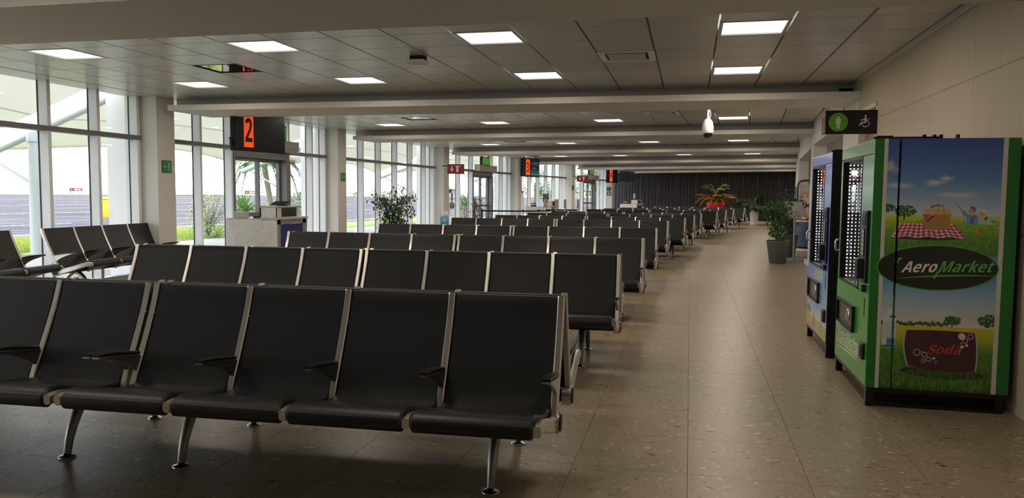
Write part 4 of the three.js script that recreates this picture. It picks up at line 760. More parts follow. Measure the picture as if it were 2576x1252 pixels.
// belt posts
{
  const P = [[-6.82, -25.0], [-5.45, -25.2], [-5.05, -25.9], [-4.75, -26.4]];
  const postGeo = lathe([[0, 0.02], [0.15, 0.018], [0.165, 0.008], [0.165, 0], [0, 0]], 24), pole = merge([cyl(0.03, 0.03, 0.86, 0, 0.44, 0), cyl(0.034, 0.034, 0.06, 0, 0.88, 0)]);
  const lbl = ['dark belt post at the window end of the queue', 'second belt post from the windows, joining two belts', 'short belt post left of the first number sign', 'belt post just left of number sign posts'];
  P.forEach(([x, z], i) => {
    const t = thing('belt_post', lbl[i], 'belt post', [x, 0, z], 0, 'queue belt posts'); part('base', postGeo, M.dark, t); part('pole', pole, i ? M.steel : M.dark, t); part('belt_head', cyl(0.036, 0.036, 0.07, 0, 0.87, 0), M.blackPlastic, t);
    const n = P[i + 1]; if (n) { const F = frame([0, 0], [n[0] - x, n[1] - z]); part('belt', slabAlong(F, 0.03, F.L - 0.03, -0.002, 0.002, 0.83, 0.88), M.blackPlastic, t); }
  });
  const numTex = (n) => textTex(96, 256, (g, w, h) => { g.fillStyle = 'rgb(190,172,150)'; g.fillRect(0, 0, w, h); g.fillStyle = 'rgb(40,34,30)'; g.font = 'bold 80px sans-serif'; g.textAlign = 'center'; g.fillText(n, 56, 96); g.font = 'bold 16px sans-serif'; for (let i = 0; i < 4; i++) g.fillRect(20, 150 + i * 20, 44 - (i % 2) * 14, 6); });
  [[-5.38, -29.0, '5', 0.3], [-4.98, -29.1, '3', 0.5], [-4.66, -29.2, '', 1.1], [-4.17, -29.3, '', 1.2]].forEach(([x, z, n, r], i) => {
    const t = thing('number_post', ['belt post with wide pale number sign, leftmost of the four signs', 'belt post with pale sign reading 3, second of the four signs', 'belt post with narrow number sign third from left', 'belt post with narrow number sign farthest right'][i], 'belt post', [x, 0, z], r, 'number sign posts');
    part('base', postGeo, M.dark, t); part('pole', pole, M.steel, t); part('sign_board', box(0.145, 0.34, 0.02, 0, 1.07, 0), M.dark, t); const f = new THREE.PlaneGeometry(0.14, 0.335); f.translate(0, 1.07, 0.0115); part('sign_face', f, std(0xffffff, 0.5, 0, { map: numTex(n) }), t);
    if (i < 3) { const nx = [[-4.98, -29.1], [-4.66, -29.2], [-4.17, -29.3]][i], F = frame([x, z], nx), b = slabAlong(F, 0.03, F.L - 0.03, -0.002, 0.002, 0.8, 0.86); b.translate(-x, 0, -z); b.rotateY(-r); part('belt', b, M.blackPlastic, t); }
  });
  const w = thing('height_gauge', 'slim white upright pole standing left of the pale desk', 'pole', [-6.55, 0, -30.2]); part('pole', cyl(0.045, 0.045, 1.5, 0, 0.75, 0), M.white, w); part('top_cap', cyl(0.05, 0.05, 0.06, 0, 1.52, 0), M.dark, w); part('antenna', cyl(0.015, 0.015, 0.6, 0.02, 1.85, 0), M.lampFrame, w);
}
// acrylic leaflet stand by the third column
{
  const t = thing('leaflet_stand', 'clear acrylic leaflet stand with blue sky poster by column', 'leaflet stand', [-7.05, 0, -21.7], 0.35);
  const sky = textTex(128, 160, (g, w, h) => { const q = g.createLinearGradient(0, 0, 0, h); q.addColorStop(0, 'rgb(120,190,226)'); q.addColorStop(1, 'rgb(20,130,190)'); g.fillStyle = q; g.fillRect(0, 0, w, h); cloud(g, 70, 50, 50, 30); cloud(g, 50, 70, 40, 20); });
  part('panel', [box(0.008, 1.16, 0.2, -0.14, 0.58, 0), box(0.008, 1.16, 0.2, 0.14, 0.58, 0), box(0.28, 1.16, 0.006, 0, 0.58, -0.1)], M.acrylic, t);
  part('shelf', [box(0.27, 0.008, 0.19, 0, 0.78, 0), box(0.27, 0.008, 0.19, 0, 0.5, 0), box(0.27, 0.008, 0.19, 0, 1.13, 0)], M.acrylic, t);
  part('edge_strip', [box(0.012, 1.16, 0.012, -0.14, 0.58, 0.1), box(0.012, 1.16, 0.012, 0.14, 0.58, 0.1), box(0.29, 0.012, 0.012, 0, 1.16, 0.1), box(0.29, 0.012, 0.012, 0, 0.8, 0.1)], M.lampFrame, t);
  part('leaflets', [box(0.2, 0.12, 0.02, 0, 0.85, -0.05), box(0.2, 0.1, 0.02, 0.01, 0.57, -0.05)], M.white, t); const f = box(0.25, 0.32, 0.006, -0.01, 0.6, 0.11); part('poster', f, std(0xffffff, 0.4, 0, { map: sky }), t);
  part('base', box(0.32, 0.04, 0.26, 0, 0.02, 0), M.dark, t);
  const b = thing('waste_bin', 'low grey round bin right of the acrylic leaflet stand', 'bin', [-6.75, 0, -21.9]); part('body', lathe([[0, 0], [0.1, 0], [0.12, 0.6], [0.11, 0.6], [0.1, 0.02]], 24), std(0x8a8781, 0.5), b); part('rim', lathe([[0.108, 0.6], [0.125, 0.6], [0.125, 0.62], [0.108, 0.62]], 24), M.dark, b);
}
// right-hand alcove: sign stand, posters, drum table
{
  const t = thing('sign_stand', 'white sign board on a slim pole with T-shaped foot', 'sign stand', [2.26, 0, -17.95], 0.12);
  part('board', rbox(0.45, 0.32, 0.02, 0, 1.15, 0.02, 0.02, 3), std(0xcbc7c2, 0.5), t); part('ledge', rbox(0.26, 0.05, 0.12, -0.0, 0.965, 0.0, 0.01), std(0xb9b5b0, 0.5), t);
  part('holder', [box(0.05, 0.22, 0.03, -0.0, 1.0, 0.04), box(0.05, 0.1, 0.05, 0, 0.9, 0.01)], std(0xb5b1ac, 0.5), t); part('pole', cyl(0.022, 0.022, 0.92, 0, 0.48, 0), M.steelWhite, t); part('foot', [box(0.5, 0.02, 0.06, 0, 0.01, 0), box(0.06, 0.02, 0.3, 0, 0.01, -0.1)], M.steelWhite, t);
  const pt = textTex(256, 512, (g, w, h) => { g.fillStyle = 'rgb(214,196,180)'; g.fillRect(0, 0, w, h); g.fillStyle = 'rgb(196,128,62)'; g.font = 'bold 62px sans-serif'; g.fillText('CAMI', 20, 140); g.font = 'bold 12px sans-serif'; g.fillStyle = 'rgb(180,140,100)'; g.fillRect(24, 78, 150, 8); g.fillStyle = 'rgb(196,62,52)'; g.fillRect(150, 200, 60, 180); g.fillStyle = 'rgb(222,170,96)'; g.beginPath(); g.moveTo(60, 300); g.lineTo(150, 280); g.lineTo(150, 400); g.lineTo(40, 380); g.fill(); g.fillStyle = 'rgb(206,120,80)'; g.fillRect(40, 390, 180, 60); });
  const b = thing('poster_frame', 'poster in curved bronze frame lettered in orange behind the plant', 'poster', [3.22, 0, -22.3], -0.1);
  part('curved_frame', tube([[-0.36, 0, 0], [-0.36, 1.0, 0], [-0.36, 1.72, 0], [-0.33, 1.81, 0], [-0.24, 1.85, 0], [0.4, 1.86, 0]], 0.03, 60, 8), std(0x6e6154, 0.4, 0.6), b); const pf = box(0.66, 1.3, 0.01, 0.02, 1.1, -0.01); part('poster_sheet', pf, std(0xffffff, 0.6, 0, { map: pt }), b); part('foot', box(0.9, 0.03, 0.3, 0, 0.015, 0), M.dark, b);
  const dt = textTex(256, 256, (g, w, h) => { g.fillStyle = 'rgb(58,84,110)'; g.fillRect(0, 0, w, h); for (let i = 0; i < 60; i++) { g.fillStyle = `rgba(${rr(40, 90)},${rr(80, 120)},${rr(110, 150)},0.3)`; blob(g, rr(0, w), rr(0, h), rr(10, 50), rr(5, 30), 0); } g.fillStyle = 'rgb(214,96,64)'; for (const [x, y, a, b2, r] of [[120, 200, 60, 20, 0.5], [170, 214, 46, 22, -0.3], [80, 170, 40, 12, 0.7]]) blob(g, x, y, a, b2, r); g.fillStyle = 'rgb(212,168,128)'; blob(g, 170, 92, 24, 26, 0); g.fillStyle = 'rgb(196,70,50)'; blob(g, 172, 92, 12, 16, 0.4); g.fillStyle = 'rgb(120,170,200)'; blob(g, 84, 214, 22, 16, 0); });
  const d = thing('promotion_drum', 'round promotion counter printed with blue sea picture', 'counter', [3.1, 0, -21.6]); const dr = cyl(0.36, 0.36, 0.66, 0, 0.44, 0, 40); dr.rotateY(-1.2); part('drum', dr, std(0xffffff, 0.4, 0, { map: dt }), d);
  part('top_ring', [cyl(0.38, 0.38, 0.03, 0, 0.785, 0, 40), cyl(0.38, 0.38, 0.02, 0, 0.85, 0, 40)], M.white, d); part('red_band', [cyl(0.37, 0.37, 0.02, 0, 0.815, 0, 40), cyl(0.37, 0.37, 0.02, 0, 0.07, 0, 40)], std(0x9c2430, 0.5), d); part('bottom_ring', cyl(0.38, 0.38, 0.05, 0, 0.03, 0, 40), M.white, d);
  const kt = textTex(128, 256, (g, w, h) => { g.fillStyle = 'rgb(18,18,20)'; g.fillRect(0, 0, w, h); const q = g.createLinearGradient(0, 0, 0, h); q.addColorStop(0, 'rgb(62,140,200)'); q.addColorStop(1, 'rgb(180,206,220)'); g.fillStyle = q; g.fillRect(70, 0, 58, h); cloud(g, 96, 130, 26, 30); });
  const k = thing('display_panel', 'tall black display panel with strip of blue sky', 'display panel', [3.12, 0, -25.2], 0); part('panel', box(0.32, 1.7, 0.06, 0, 0.86, 0), M.black, k); const kf = new THREE.PlaneGeometry(0.31, 0.5); kf.translate(0, 1.44, 0.032); part('picture', kf, std(0xffffff, 0.4, 0, { map: kt }), k); part('foot', box(0.45, 0.03, 0.3, 0, 0.015, 0), M.dark, k);
}

// ---------- plants inside ----------
function leafCloud(list) {                // list of [x,y,z, dir(yaw,pitch), length, width]: folded four-triangle leaves
  const pos = [], v = new THREE.Vector3(), e = new THREE.Euler();
  for (const [x, y, z, yaw, pitch, l, w, roll = 0] of list) {
    e.set(pitch, yaw, roll, 'YXZ'); const p = (a, b, c) => { v.set(a, b, c).applyEuler(e); return [x + v.x, y + v.y, z + v.z]; };
    const a = p(0, 0, 0), m = p(0, -0.02 * l, l * 0.5), t = p(0, -0.12 * l, l), L = p(-w / 2, 0.1 * w, l * 0.42), R = p(w / 2, 0.1 * w, l * 0.42);
    pos.push(...a, ...m, ...L, ...L, ...m, ...t, ...a, ...R, ...m, ...R, ...t, ...m);
  }
  const g = new THREE.BufferGeometry(); g.setAttribute('position', new THREE.Float32BufferAttribute(pos, 3)); g.computeVertexNormals(); return metreUV(g);
}
function ficus(label, p, h0, h1, rx, n, leaf, mats, potGeo, potMat, stems, cat = 'potted plant') {
  const t = thing('potted_plant', label, cat, p);
  if (potGeo) { part('pot', potGeo, potMat, t); }
  const st = [], L = [[], []], tips = [];
  for (let i = 0; i < stems; i++) { const a = rr(0, 6.28), r = rr(0.3, 1) * rx, top = rr(0.75, 1) * h1; const pts = [[Math.cos(a) * 0.04, h0 - 0.05, Math.sin(a) * 0.04], [Math.cos(a) * r * 0.35, h0 + (top - h0) * 0.4, Math.sin(a) * r * 0.35], [Math.cos(a) * r * 0.85, top, Math.sin(a) * r * 0.85]];
    st.push(tube(pts, 0.009, 10, 5)); for (let k = 2; k < 11; k++) { const f = k / 10, b = rr(0, 6.28), q = rx * 0.5 * rr(0.3, 1); const x = Math.cos(a) * r * 0.85 * f, z = Math.sin(a) * r * 0.85 * f, y = h0 + (top - h0) * f; const e = [x + Math.cos(b) * q, y + rr(-0.05, 0.18), z + Math.sin(b) * q]; st.push(bar([x, y - 0.03, z], e, 0.004, 4)); tips.push(e); } }
  for (let i = 0; i < n; i++) { const c = tips[(rnd() * tips.length) | 0], s = rr(0.6, 1.2); L[rnd() < 0.6 ? 0 : 1].push([c[0] + rr(-1, 1) * leaf * 1.5, c[1] + rr(-1, 1) * leaf * 1.4, c[2] + rr(-1, 1) * leaf * 1.5, rr(0, 6.28), rr(-0.2, 1.2), leaf * s, leaf * s * 0.55]); }
  part('stems', st, M.stem, t); kind(part('foliage', leafCloud(L[0]), mats[0], t), 'stuff'); if (L[1].length) kind(part('foliage', leafCloud(L[1]), mats[1], t), 'stuff');
  return t;
}
const pot = (rt, rb, h) => lathe([[0, 0], [rb, 0], [rt, h - 0.01], [rt, h], [rt - 0.02, h], [rt - 0.03, h - 0.05], [0, h - 0.05]], 32);
ficus('large leafy ficus before the windows right of second column', [-7.2, 0, -18.0], 0.4, 1.42, 0.72, 1500, 0.085, [M.leafDark, M.leaf], pot(0.22, 0.16, 0.42), M.potGrey, 11);
ficus('sparse twiggy ficus before the second exit door', [-6.35, 0, -22.4], 0.35, 1.32, 0.42, 190, 0.07, [M.leafDark, M.leaf], pot(0.2, 0.15, 0.38), M.potGrey, 7);
ficus('bushy plant in dark grey pot nearest along the aisle', [1.845, 0, -17.2], 0.46, 1.36, 0.27, 900, 0.085, [M.leaf, std(0x51783a, 0.55, 0, { side: THREE.DoubleSide })], pot(0.24, 0.168, 0.49), M.potGrey, 7);
{
  const t = ficus('plant in dark grey pot behind the sign with branches drooping over board', [2.27, 0, -19.2], 0.5, 1.42, 0.22, 420, 0.09, [M.leafDark, M.leaf], pot(0.24, 0.17, 0.52), M.potGrey, 6);
  const L = [], S = [];
  for (const [a, b, c] of [[-0.05, 1.4, 0.3], [0.22, 1.3, 1.4], [-0.22, 1.2, 1.45]]) { const pts = [[0, 1.05, 0], [a * 0.5, b + 0.05, c * 0.5], [a, b - 0.05, c], [a * 1.25, b - 0.3, c * 1.04]]; S.push(tube(pts, 0.005, 20, 5)); const cv = new THREE.CatmullRomCurve3(pts.map(p => new THREE.Vector3(...p))); for (let i = 0; i < 26; i++) { const q = cv.getPoint(rr(0.3, 1)); L.push([q.x + rr(-0.05, 0.05), q.y + rr(-0.06, 0.04), q.z + rr(-0.05, 0.05), rr(0, 6.3), rr(0.5, 1.4), 0.09, 0.05]); } }
  part('drooping_twigs', S, M.stem, t); kind(part('drooping_leaves', leafCloud(L), M.leafDark, t), 'stuff');
}
// one frond: arching midrib with paired leaflets, along +z
function frond(len, rise, droop, n, w, ll) {
  const pts = []; for (let i = 0; i <= 12; i++) { const f = i / 12; pts.push([0, rise * Math.sin(f * 1.9) - droop * f * f * f, len * f]); }
  const c = new THREE.CatmullRomCurve3(pts.map(p => new THREE.Vector3(...p))), L = [];
  for (let i = 0; i < n; i++) { const f = 0.12 + 0.88 * i / n, q = c.getPoint(f), s = Math.sin(Math.min(1, f * 1.25) * 2.5) * 0.85 + 0.15; for (const k of [-1, 1]) L.push([q.x, q.y, q.z, k * (1.15 - 0.55 * f), 0.25 + 0.2 * rnd(), ll * s, w]); }
  return merge([metreUV(new THREE.TubeGeometry(c, 14, 0.007, 5)), leafCloud(L)]);
}
{
  const t = thing('cycad', 'golden cycad spilling out of a bright red planter', 'potted plant', [1.28, 0, -41.0]);
  part('planter', lathe([[0, 0.1], [0.32, 0.1], [0.36, 0.4], [0.46, 1.06], [0.47, 1.1], [0.44, 1.1], [0.4, 1.0], [0, 1.0]], 36), M.potRed, t); part('crown', lathe([[0, 1.12], [0.09, 1.06], [0.12, 1.0]], 16), M.stem, t);
  const A = [frond(1.05, 0.34, 0.12, 34, 0.06, 0.2), frond(0.95, 0.66, 0.1, 34, 0.06, 0.19), frond(0.95, 0.3, 0.5, 32, 0.06, 0.18), frond(0.72, 0.85, 0.05, 30, 0.05, 0.17)];
  for (let i = 0; i < 44; i++) { const k = i % 4, m = part('frond', A[k], k === 3 || (k === 1 && i % 3) ? M.leafOlive : M.leafGold, t); m.position.y = 1.12; m.rotation.y = i * 2.4 + rr(-0.2, 0.2); m.rotation.order = 'YXZ'; m.rotation.x = rr(-0.2, 0.1); }
  const p = thing('philodendron', 'dark split-leaf plant in a white pot beside slatted wall', 'potted plant', [3.12, 0, -40.0]);
  part('pot', pot(0.235, 0.17, 0.72), M.potWhite, p); part('saucer', lathe([[0, 0], [0.26, 0], [0.28, 0.03], [0, 0.03]], 28), M.potWhite, p);
  const darkLeaf = std(0x1d3519, 0.5, 0, { side: THREE.DoubleSide }), leaf = frond(0.42, 0.08, 0.22, 10, 0.085, 0.22);
  for (let i = 0; i < 28; i++) { const a = i * 2.4, r = 0.2 + 0.42 * ((i * 7) % 11) / 11, h = 0.8 + 0.68 * ((i * 5) % 13) / 13; const q = [Math.cos(a) * r, h, Math.sin(a) * r]; part('stalk', tube([[0, 0.68, 0], [q[0] * 0.5, h * 0.9 + 0.1, q[2] * 0.5], q], 0.009, 10, 5), M.stemGreen, p); const m = part('leaf', leaf, darkLeaf, p); m.position.set(...q); m.rotation.order = 'YXZ'; m.rotation.set(rr(-0.5, 0.9), Math.PI / 2 - a + rr(-0.6, 0.6), rr(-0.4, 0.4)); }
}

// ---------- outside ----------
{
  const apron = struct('paving', 'pale concrete paving along the windows');
  part('slab', prism([[-8.8, 12], [-8.8, -10.8], [-8.6, -17], [-8.25, -24.2], [-7.4, -31.5], [-6.2, -38.8], [-4.8, -46], [-4.0, -60], [-12, -60], [-13.2, -36], [-14.0, -28], [-14.5, -20.5], [-14.15, -13.5], [-14.1, 12]], -0.3, -0.03), M.concrete, apron);
  const lawn = struct('lawn', 'bright green lawn beyond the paving');
  part('ground', prism([[-14.1, 12], [-14.15, -13.5], [-14.5, -20.5], [-14.0, -28], [-13.2, -36], [-12.5, -46], [-15, -46], [-16.2, -36], [-18.8, -28], [-19.3, -18.5], [-19.4, 12]], -0.3, -0.02), M.turf, lawn);
  const bladeGeo = leafCloud([0, 1, 2, 3, 4].map(i => [rr(-0.03, 0.03), 0, rr(-0.03, 0.03), i * 1.3, -1.2 + rr(-0.25, 0.25), rr(0.05, 0.09), 0.008]));
  const N = 16000, inst = new THREE.InstancedMesh(bladeGeo, std(0x9aa84a, 0.8, 0, { side: THREE.DoubleSide }), N), d = new THREE.Object3D();
  for (let i = 0; i < N; i++) { const z = rr(-30, -9), x = (z > -20.5 ? rr(-19.2, -14.5) : rr(-18.8, -14.5)); d.position.set(x, -0.02, z); d.rotation.y = rr(0, 6.3); d.scale.setScalar(rr(0.7, 1.5)); d.updateMatrix(); inst.setMatrixAt(i, d.matrix); }
  inst.name = 'grass_blades'; kind(sh(inst), 'stuff'); lawn.add(inst);
  const kerb = struct('trim_2', 'kerb at the edge of the lawn, partly yellow');
  const KP = [[-19.4, 12], [-19.4, -18.5], [-18.9, -28], [-16.3, -36], [-15.1, -46]];
  for (let i = 0; i < 4; i++) { const F = frame(KP[i], KP[i + 1]); for (let u = 0, n = 0; u < F.L - 0.1; u += 1.5, n++) part('kerb_stone', slabAlong(F, u, Math.min(F.L, u + 1.48), -0.28, -0.02, -0.2, 0.07), n % 3 === 1 ? M.yellow : M.concrete, kerb); }
  const field = struct('runway', 'wide grey asphalt apron with painted lines');
  part('asphalt', prism([[-700, 200], [60, 200], [60, -700], [-700, -700]], -0.6, -0.06), M.asphalt, field);
  const lines = [], yl = [];
  for (const [x, w, l] of [[-23, 0.15, 1], [-27.5, 0.2, 0], [-33, 0.15, 1], [-41, 0.3, 0], [-50, 0.3, 1], [-64, 0.4, 0], [-80, 0.5, 1], [-105, 0.9, 0], [-150, 1.2, 1]]) for (let z = 20; z > -260; z -= l ? 14 : 30) (l ? yl : lines).push(box(w, 0.004, l ? 10 : 27, x + rr(-0.3, 0.3), -0.056, z - 6));
  part('white_lines', lines, M.paintWhite, field); part('yellow_lines', yl, M.paintYellow, field);
  const far = struct('grassland', 'dry grass strip on the horizon');
  const strip = new THREE.PlaneGeometry(1600, 260, 120, 8); strip.rotateX(-Math.PI / 2); const p = strip.attributes.position;
  for (let i = 0; i < p.count; i++) p.setY(i, 0.2 + 1.6 * Math.max(0, (p.getZ(i) < 100 ? 1 : 0)) + 0.5 * noise.noise(p.getX(i) * 0.02, 0, p.getZ(i) * 0.03));
  strip.rotateY(Math.PI / 4); strip.translate(-320, -0.3, -300); strip.computeVertexNormals(); part('ground', strip, M.farTurf, far);
}
// fabric canopy on white steel frames
{
  const FR = [[-14.25, 5.6, 0], [-14.25, -4.4, 0], [-14.25, -14.4, 0], [-13.95, -24.5, 0.04], [-13.0, -34.6, 0.12], [-11.3, -44.6, 0.2]];
  const lbl = ['nearest', 'first', 'left', 'middle', 'right', 'farthest'];
  const prof = (s) => ({ x: 5.2 - 6.7 * s, y: 4.65 - 2.48 * s });     // beam: local x from the post towards the building is positive
  FR.forEach(([x, z, a], i) => {
    const t = thing('canopy_post', ['white canopy post behind the viewer, first of the row', 'white canopy post left of the photographed window', 'white canopy post outside the nearest window bay', 'white canopy post seen through the gate 2 door', 'white canopy post outside the third window bay', 'farthest white canopy post outside the hall'][i], 'canopy post', [x, -0.03, z], a, 'canopy frames');
    part('column', cyl(0.13, 0.15, 2.6, 0, 1.3, 0, 20), M.steelWhite, t);
    part('base_plate', box(0.5, 0.04, 0.5, 0, 0.02, 0), M.concrete, t);
    const A = prof(0), B = prof(1);
    part('rafter', [bar([A.x, A.y, 0], [B.x, B.y, 0], 0.09, 14)], M.steelWhite, t);
    part('strut', bar([0, 1.55, 0], [-1.2, 2.2, 0], 0.035, 10), M.steelWhite, t);
    part('head', [cyl(0.16, 0.16, 0.2, 0, 2.62, 0, 20)], M.steelWhite, t);
  });
  for (let i = 0; i < FR.length - 1; i++) {
    const P = [], U = 18, V = 16, idx = [], O = ([x, z, a], lx, y) => [x + Math.cos(a) * lx, y, z - Math.sin(a) * lx];
    for (let u = 0; u <= U; u++) for (let v = 0; v <= V; v++) { const f = 0.05 + 0.9 * v / V, s = (u / U) * (1 - 0.12 * Math.sin(Math.PI * f)), q = prof(s), A = O(FR[i], q.x, q.y), B = O(FR[i + 1], q.x, q.y), bow = Math.sin(Math.PI * f); P.push(A[0] + (B[0] - A[0]) * f, q.y + 0.15 - 0.22 * bow * (1 - u / U) + 0.1 * bow * u / U - 0.05 * bow, A[2] + (B[2] - A[2]) * f); }
    for (let u = 0; u < U; u++) for (let v = 0; v < V; v++) { const a = u * (V + 1) + v; idx.push(a, a + 1, a + V + 1, a + 1, a + V + 2, a + V + 1); }
    const g = new THREE.BufferGeometry(); g.setAttribute('position', new THREE.Float32BufferAttribute(P, 3)); g.setIndex(idx); g.computeVertexNormals();
    const t = thing('canopy_sheet', ['cream fabric canopy behind the viewer', 'cream fabric canopy above the nearest window bay', 'cream fabric canopy above the gate 2 windows', 'cream fabric canopy above the third window bay', 'farthest cream fabric canopy of the row'][i], 'canopy', [0, 0, 0], 0, 'canopy sheets');
    const m = part('membrane', metreUV(g), M.membrane, t);
    const seam = []; for (const r of [5, 9, 13]) { const l = []; for (let v = 0; v <= V; v++) l.push([P[(r * (V + 1) + v) * 3], P[(r * (V + 1) + v) * 3 + 1] - 0.012, P[(r * (V + 1) + v) * 3 + 2]]); seam.push(tube(l, 0.012, 40, 5)); }
    part('seam', seam, std(0xb4ae9c, 0.9), t); const l = []; for (let v = 0; v <= V; v++) l.push([P[(U * (V + 1) + v) * 3], P[(U * (V + 1) + v) * 3 + 1], P[(U * (V + 1) + v) * 3 + 2]]); part('edge_cable', tube(l, 0.035, 40, 8), M.membrane, t);
  }
}
// planting, bins, far objects
function starPlant(label, p, h, r, n, mat, stems) {
  const t = thing('spiky_plant', label, 'plant', p); const st = [], L = [];
  for (let i = 0; i < stems; i++) { const a = i * 2.2, e = [Math.cos(a) * 0.12, h * rr(0.8, 1), Math.sin(a) * 0.12]; st.push(tube([[Math.cos(a) * 0.05, 0, Math.sin(a) * 0.05], [e[0], h * 0.5, e[2]], e], 0.03, 10, 6)); for (let k = 0; k < n / stems; k++) L.push([e[0], e[1], e[2], rr(0, 6.3), rr(-1.35, 0.5), r * rr(0.7, 1.1), 0.06]); }
  part('stem', st, M.stem, t); kind(part('foliage', leafCloud(L), mat, t), 'stuff');
}
function shrub(label, p, h, r, n, leaf, mats, twigs) {
  const t = thing('shrub', label, 'shrub', p), S = [], L = mats.map(() => []);
  for (let i = 0; i < twigs; i++) { const a = rr(0, 6.3), q = rr(0.3, 1) * r, e = [Math.cos(a) * q, h * rr(0.5, 0.95), Math.sin(a) * q]; S.push(tube([[0, 0, 0], [e[0] * 0.35, e[1] * 0.5, e[2] * 0.35], e], 0.008, 8, 5)); }
  for (let i = 0; i < n; i++) { const a = rr(0, 6.3), y = rr(0.12, 1), q = r * Math.sqrt(rnd()) * Math.sqrt(1.05 - (y - 0.45) ** 2 * 2.6); L[(rnd() * mats.length) | 0].push([Math.cos(a) * q, y * h, Math.sin(a) * q, rr(0, 6.3), rr(-0.6, 0.9), leaf * rr(0.7, 1.3), leaf * 0.5]); }
  part('twigs', S, M.stem, t); L.forEach((l, i) => { if (l.length) kind(part('foliage', leafCloud(l), mats[i], t), 'stuff'); });
}
starPlant('spiky green plant outside the gate 2 door', [-14.5, -0.02, -23.0], 0.95, 0.75, 110, std(0x6f9a4c, 0.5, 0, { side: THREE.DoubleSide }), 4);
starPlant('spiky green plant outside left of the second exit door', [-10.3, -0.02, -35.0], 1.0, 0.8, 90, std(0x6f9a4c, 0.5, 0, { side: THREE.DoubleSide }), 3);
shrub('sparse flowering bush on the lawn left of gate 2 door', [-14.9, -0.02, -21.6], 1.35, 0.62, 1500, 0.08, [M.leafLight, std(0xb5bd8a, 0.6, 0, { side: THREE.DoubleSide })], 26);
shrub('bright green hedge outside right of the gate 2 door', [-14.6, -0.02, -27.4], 1.45, 0.75, 1500, 0.1, [M.leafLight, std(0x5c8c38, 0.55, 0, { side: THREE.DoubleSide })], 14);
shrub('low green bush behind the canopy post outside gate 2', [-16.7, -0.02, -29.0], 1.3, 0.6, 800, 0.09, [M.leafLight, M.leafRed], 12);
shrub('low flower bush with red leaves before the second exit door', [-11.0, -0.02, -36.6], 0.8, 0.5, 500, 0.09, [M.leafLight, M.leafRed], 10);
shrub('small bush with pale blue flowers under the sparse bush', [-14.5, -0.02, -21.4], 0.42, 0.5, 360, 0.06, [std(0x6b944a, 0.6, 0, { side: THREE.DoubleSide }), std(0xb9c4e0, 0.7, 0, { side: THREE.DoubleSide })], 6);
{
  const t = thing('palm_tree', 'small palm with drooping fronds outside the gate 2 door', 'palm tree', [-15.3, -0.02, -25.7]);
  part('trunk', tube([[0.25, 0, 0], [0.22, 0.9, 0], [0.08, 1.8, 0], [-0.05, 2.5, 0]], 0.1, 24, 10), std(0x8d8478, 0.9), t);
  const A = [frond(1.5, 0.45, 1.5, 46, 0.045, 0.5), frond(1.4, 0.6, 1.1, 42, 0.045, 0.46), frond(1.25, 0.25, 1.6, 40, 0.045, 0.45)];
  for (let i = 0; i < 15; i++) { const m = part('frond', A[i % 3], i % 2 ? M.leaf : std(0x5d8444, 0.5, 0, { side: THREE.DoubleSide }), t); m.position.set(-0.05, 2.48, 0); m.rotation.y = i * 2.4; }
}
function bin(label, p) { const t = thing('yellow_bin', label, 'bin', p); part('body', lathe([[0, 0], [0.28, 0], [0.3, 1.0], [0, 1.0]], 24), M.yellow, t); part('lid', lathe([[0, 1.16], [0.2, 1.12], [0.33, 1.03], [0.33, 0.98], [0, 0.98]], 24), M.yellow, t); }
bin('yellow bin on the runway beside the near window column', [-32.0, -0.06, -37.0]);
bin('yellow bin on the runway right of second exit door', [-12.65, -0.06, -50.0]);
const rwTex = textTex(256, 80, (g, w, h) => { g.fillStyle = 'rgb(196,46,66)'; g.fillRect(0, 0, w, h); g.fillStyle = 'rgb(34,34,38)'; g.fillRect(0, 0, 80, h); g.fillStyle = 'rgb(240,226,228)'; for (const [x, w] of [[100, 20], [126, 22], [152, 14], [172, 20], [198, 22]]) g.fillRect(x, x === 152 ? 36 : 22, w, x === 152 ? 10 : 38); blob(g, 40, 40, 14, 16, 0); });
{
  const place = (label, p, ry) => { const t = flatSign('runway_sign', label, 'runway sign', 3.8, 1.05, 0.3, rwTex, p, ry, { emissive: 0x000000 }); part('legs', [box(0.1, 1.0, 0.1, -1.5, -1.0, -0.15), box(0.1, 1.0, 0.1, 1.5, -1.0, -0.15)], M.dark, t); };
  place('far red and black runway sign in the nearest window bay', [-201.6, 1.75, -220], 0.75); place('far red runway sign behind the spiky plant', [-136, 1.3, -220], 0.5);
}
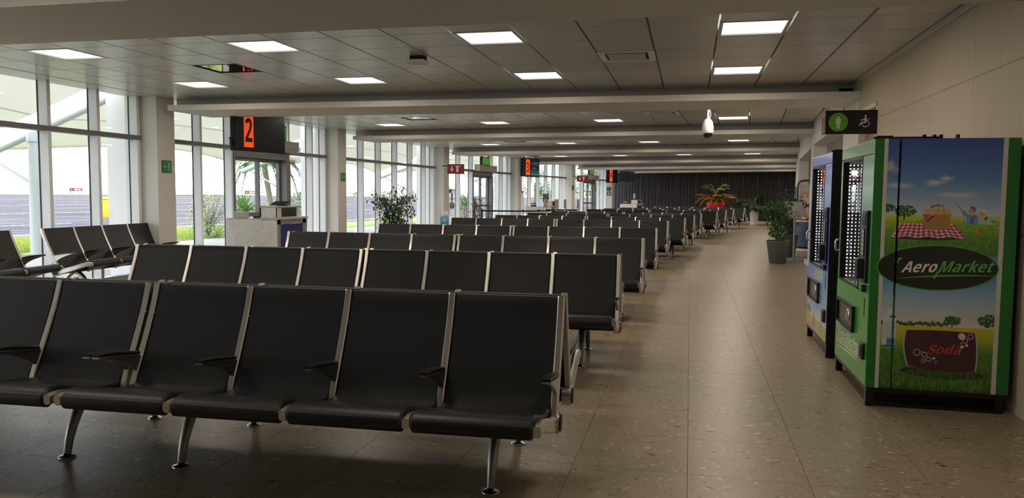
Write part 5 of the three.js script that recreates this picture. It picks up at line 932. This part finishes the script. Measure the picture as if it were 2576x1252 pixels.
function tree(label, p, h, r, n) {
  const t = thing('tree', label, 'tree', p), L = [[], []], C = []; for (let i = 0; i < 16; i++) C.push([rr(-1, 1) * r * 0.8, h * rr(0.35, 0.92), rr(-1, 1) * r * 0.8, r * rr(0.3, 0.5)]);
  for (let i = 0; i < n; i++) { const c = C[(rnd() * 16) | 0], a = rr(0, 6.3), b = Math.acos(rr(-1, 1)), q = c[3] * Math.cbrt(rnd()); L[i % 2].push([c[0] + q * Math.sin(b) * Math.cos(a), c[1] + q * Math.cos(b), c[2] + q * Math.sin(b) * Math.sin(a), rr(0, 6.3), rr(-0.8, 0.8), r * 0.16, r * 0.1]); }
  part('trunk', bar([0, 0, 0], [0, h * 0.6, 0], 0.18, 8, 0.1), M.stem, t); kind(part('foliage', leafCloud(L[0]), M.leaf, t), 'stuff'); kind(part('foliage', leafCloud(L[1]), std(0x6f9248, 0.6, 0, { side: THREE.DoubleSide }), t), 'stuff');
}
[[-18.6, -93, 4.9, 1.5], [-16.2, -88, 4.2, 1.4], [-14.2, -84, 3.6, 1.3], [-12.6, -92, 4.3, 1.5], [-10.6, -86, 4.6, 1.5], [-8.4, -82, 4.5, 1.5], [-6.4, -90, 4.7, 1.6]].forEach(([x, z, h, r], i) => tree(['tall green tree left of the gate 3 desk monitor', 'green tree directly behind the gate 3 desk monitor', 'low green tree right of the gate 3 desk monitor', 'green tree behind the fourth white column', 'tall tree behind the left leaf of the last exit door', 'green tree behind the right leaf of last exit door', 'green tree just right of the last exit door'][i], [x, -0.06, z], h, r, 1500));
for (let i = 0; i < 10; i++) { const f = i / 9; tree('low round bush in the far treeline across the runway', [-122 + 58 * f + rr(-2, 2), 0, -250 + rr(-8, 8)], rr(2.2, 3.4), rr(2.2, 2.8), 420); scene.children[scene.children.length - 1].userData.group = 'far treeline bushes'; }
{
  const t = thing('aircraft', 'small white parked aircraft seen through the second exit door', 'aircraft', [-21.5, 0, -72], 1.1);
  const fu = lathe([[0, -5], [0.3, -4.6], [0.62, -3.6], [0.75, -2], [0.75, 2], [0.5, 4], [0.15, 5.6], [0, 5.8]], 20); fu.rotateX(Math.PI / 2); fu.translate(0, 1.6, 0); part('fuselage', fu, M.white, t);
  part('wing', [rbox(11, 0.12, 1.5, 0, 1.9, -0.4, 0.05)], M.white, t); part('tail_fin', [prism([[-0.06, 4.4], [0.06, 4.4], [0.06, 5.8], [-0.06, 5.8]], 1.6, 3.4), rbox(3.2, 0.08, 0.8, 0, 3.3, 5.2, 0.03)], M.white, t);
  part('engine', [cyl(0.3, 0.3, 1.6, -1.8, 1.75, -0.9, 14, 'z'), cyl(0.3, 0.3, 1.6, 1.8, 1.75, -0.9, 14, 'z')], M.dark, t); part('wheel', [cyl(0.3, 0.3, 0.2, -1.6, 0.3, 0, 16, 'x'), cyl(0.3, 0.3, 0.2, 1.6, 0.3, 0, 16, 'x'), cyl(0.22, 0.22, 0.15, 0, 0.22, -3.4, 16, 'x'), box(0.1, 1.2, 0.1, -1.6, 0.9, 0), box(0.1, 1.2, 0.1, 1.6, 0.9, 0), box(0.08, 1, 0.08, 0, 0.7, -3.4)], M.rubber, t);
}
renderer.render(scene, camera);
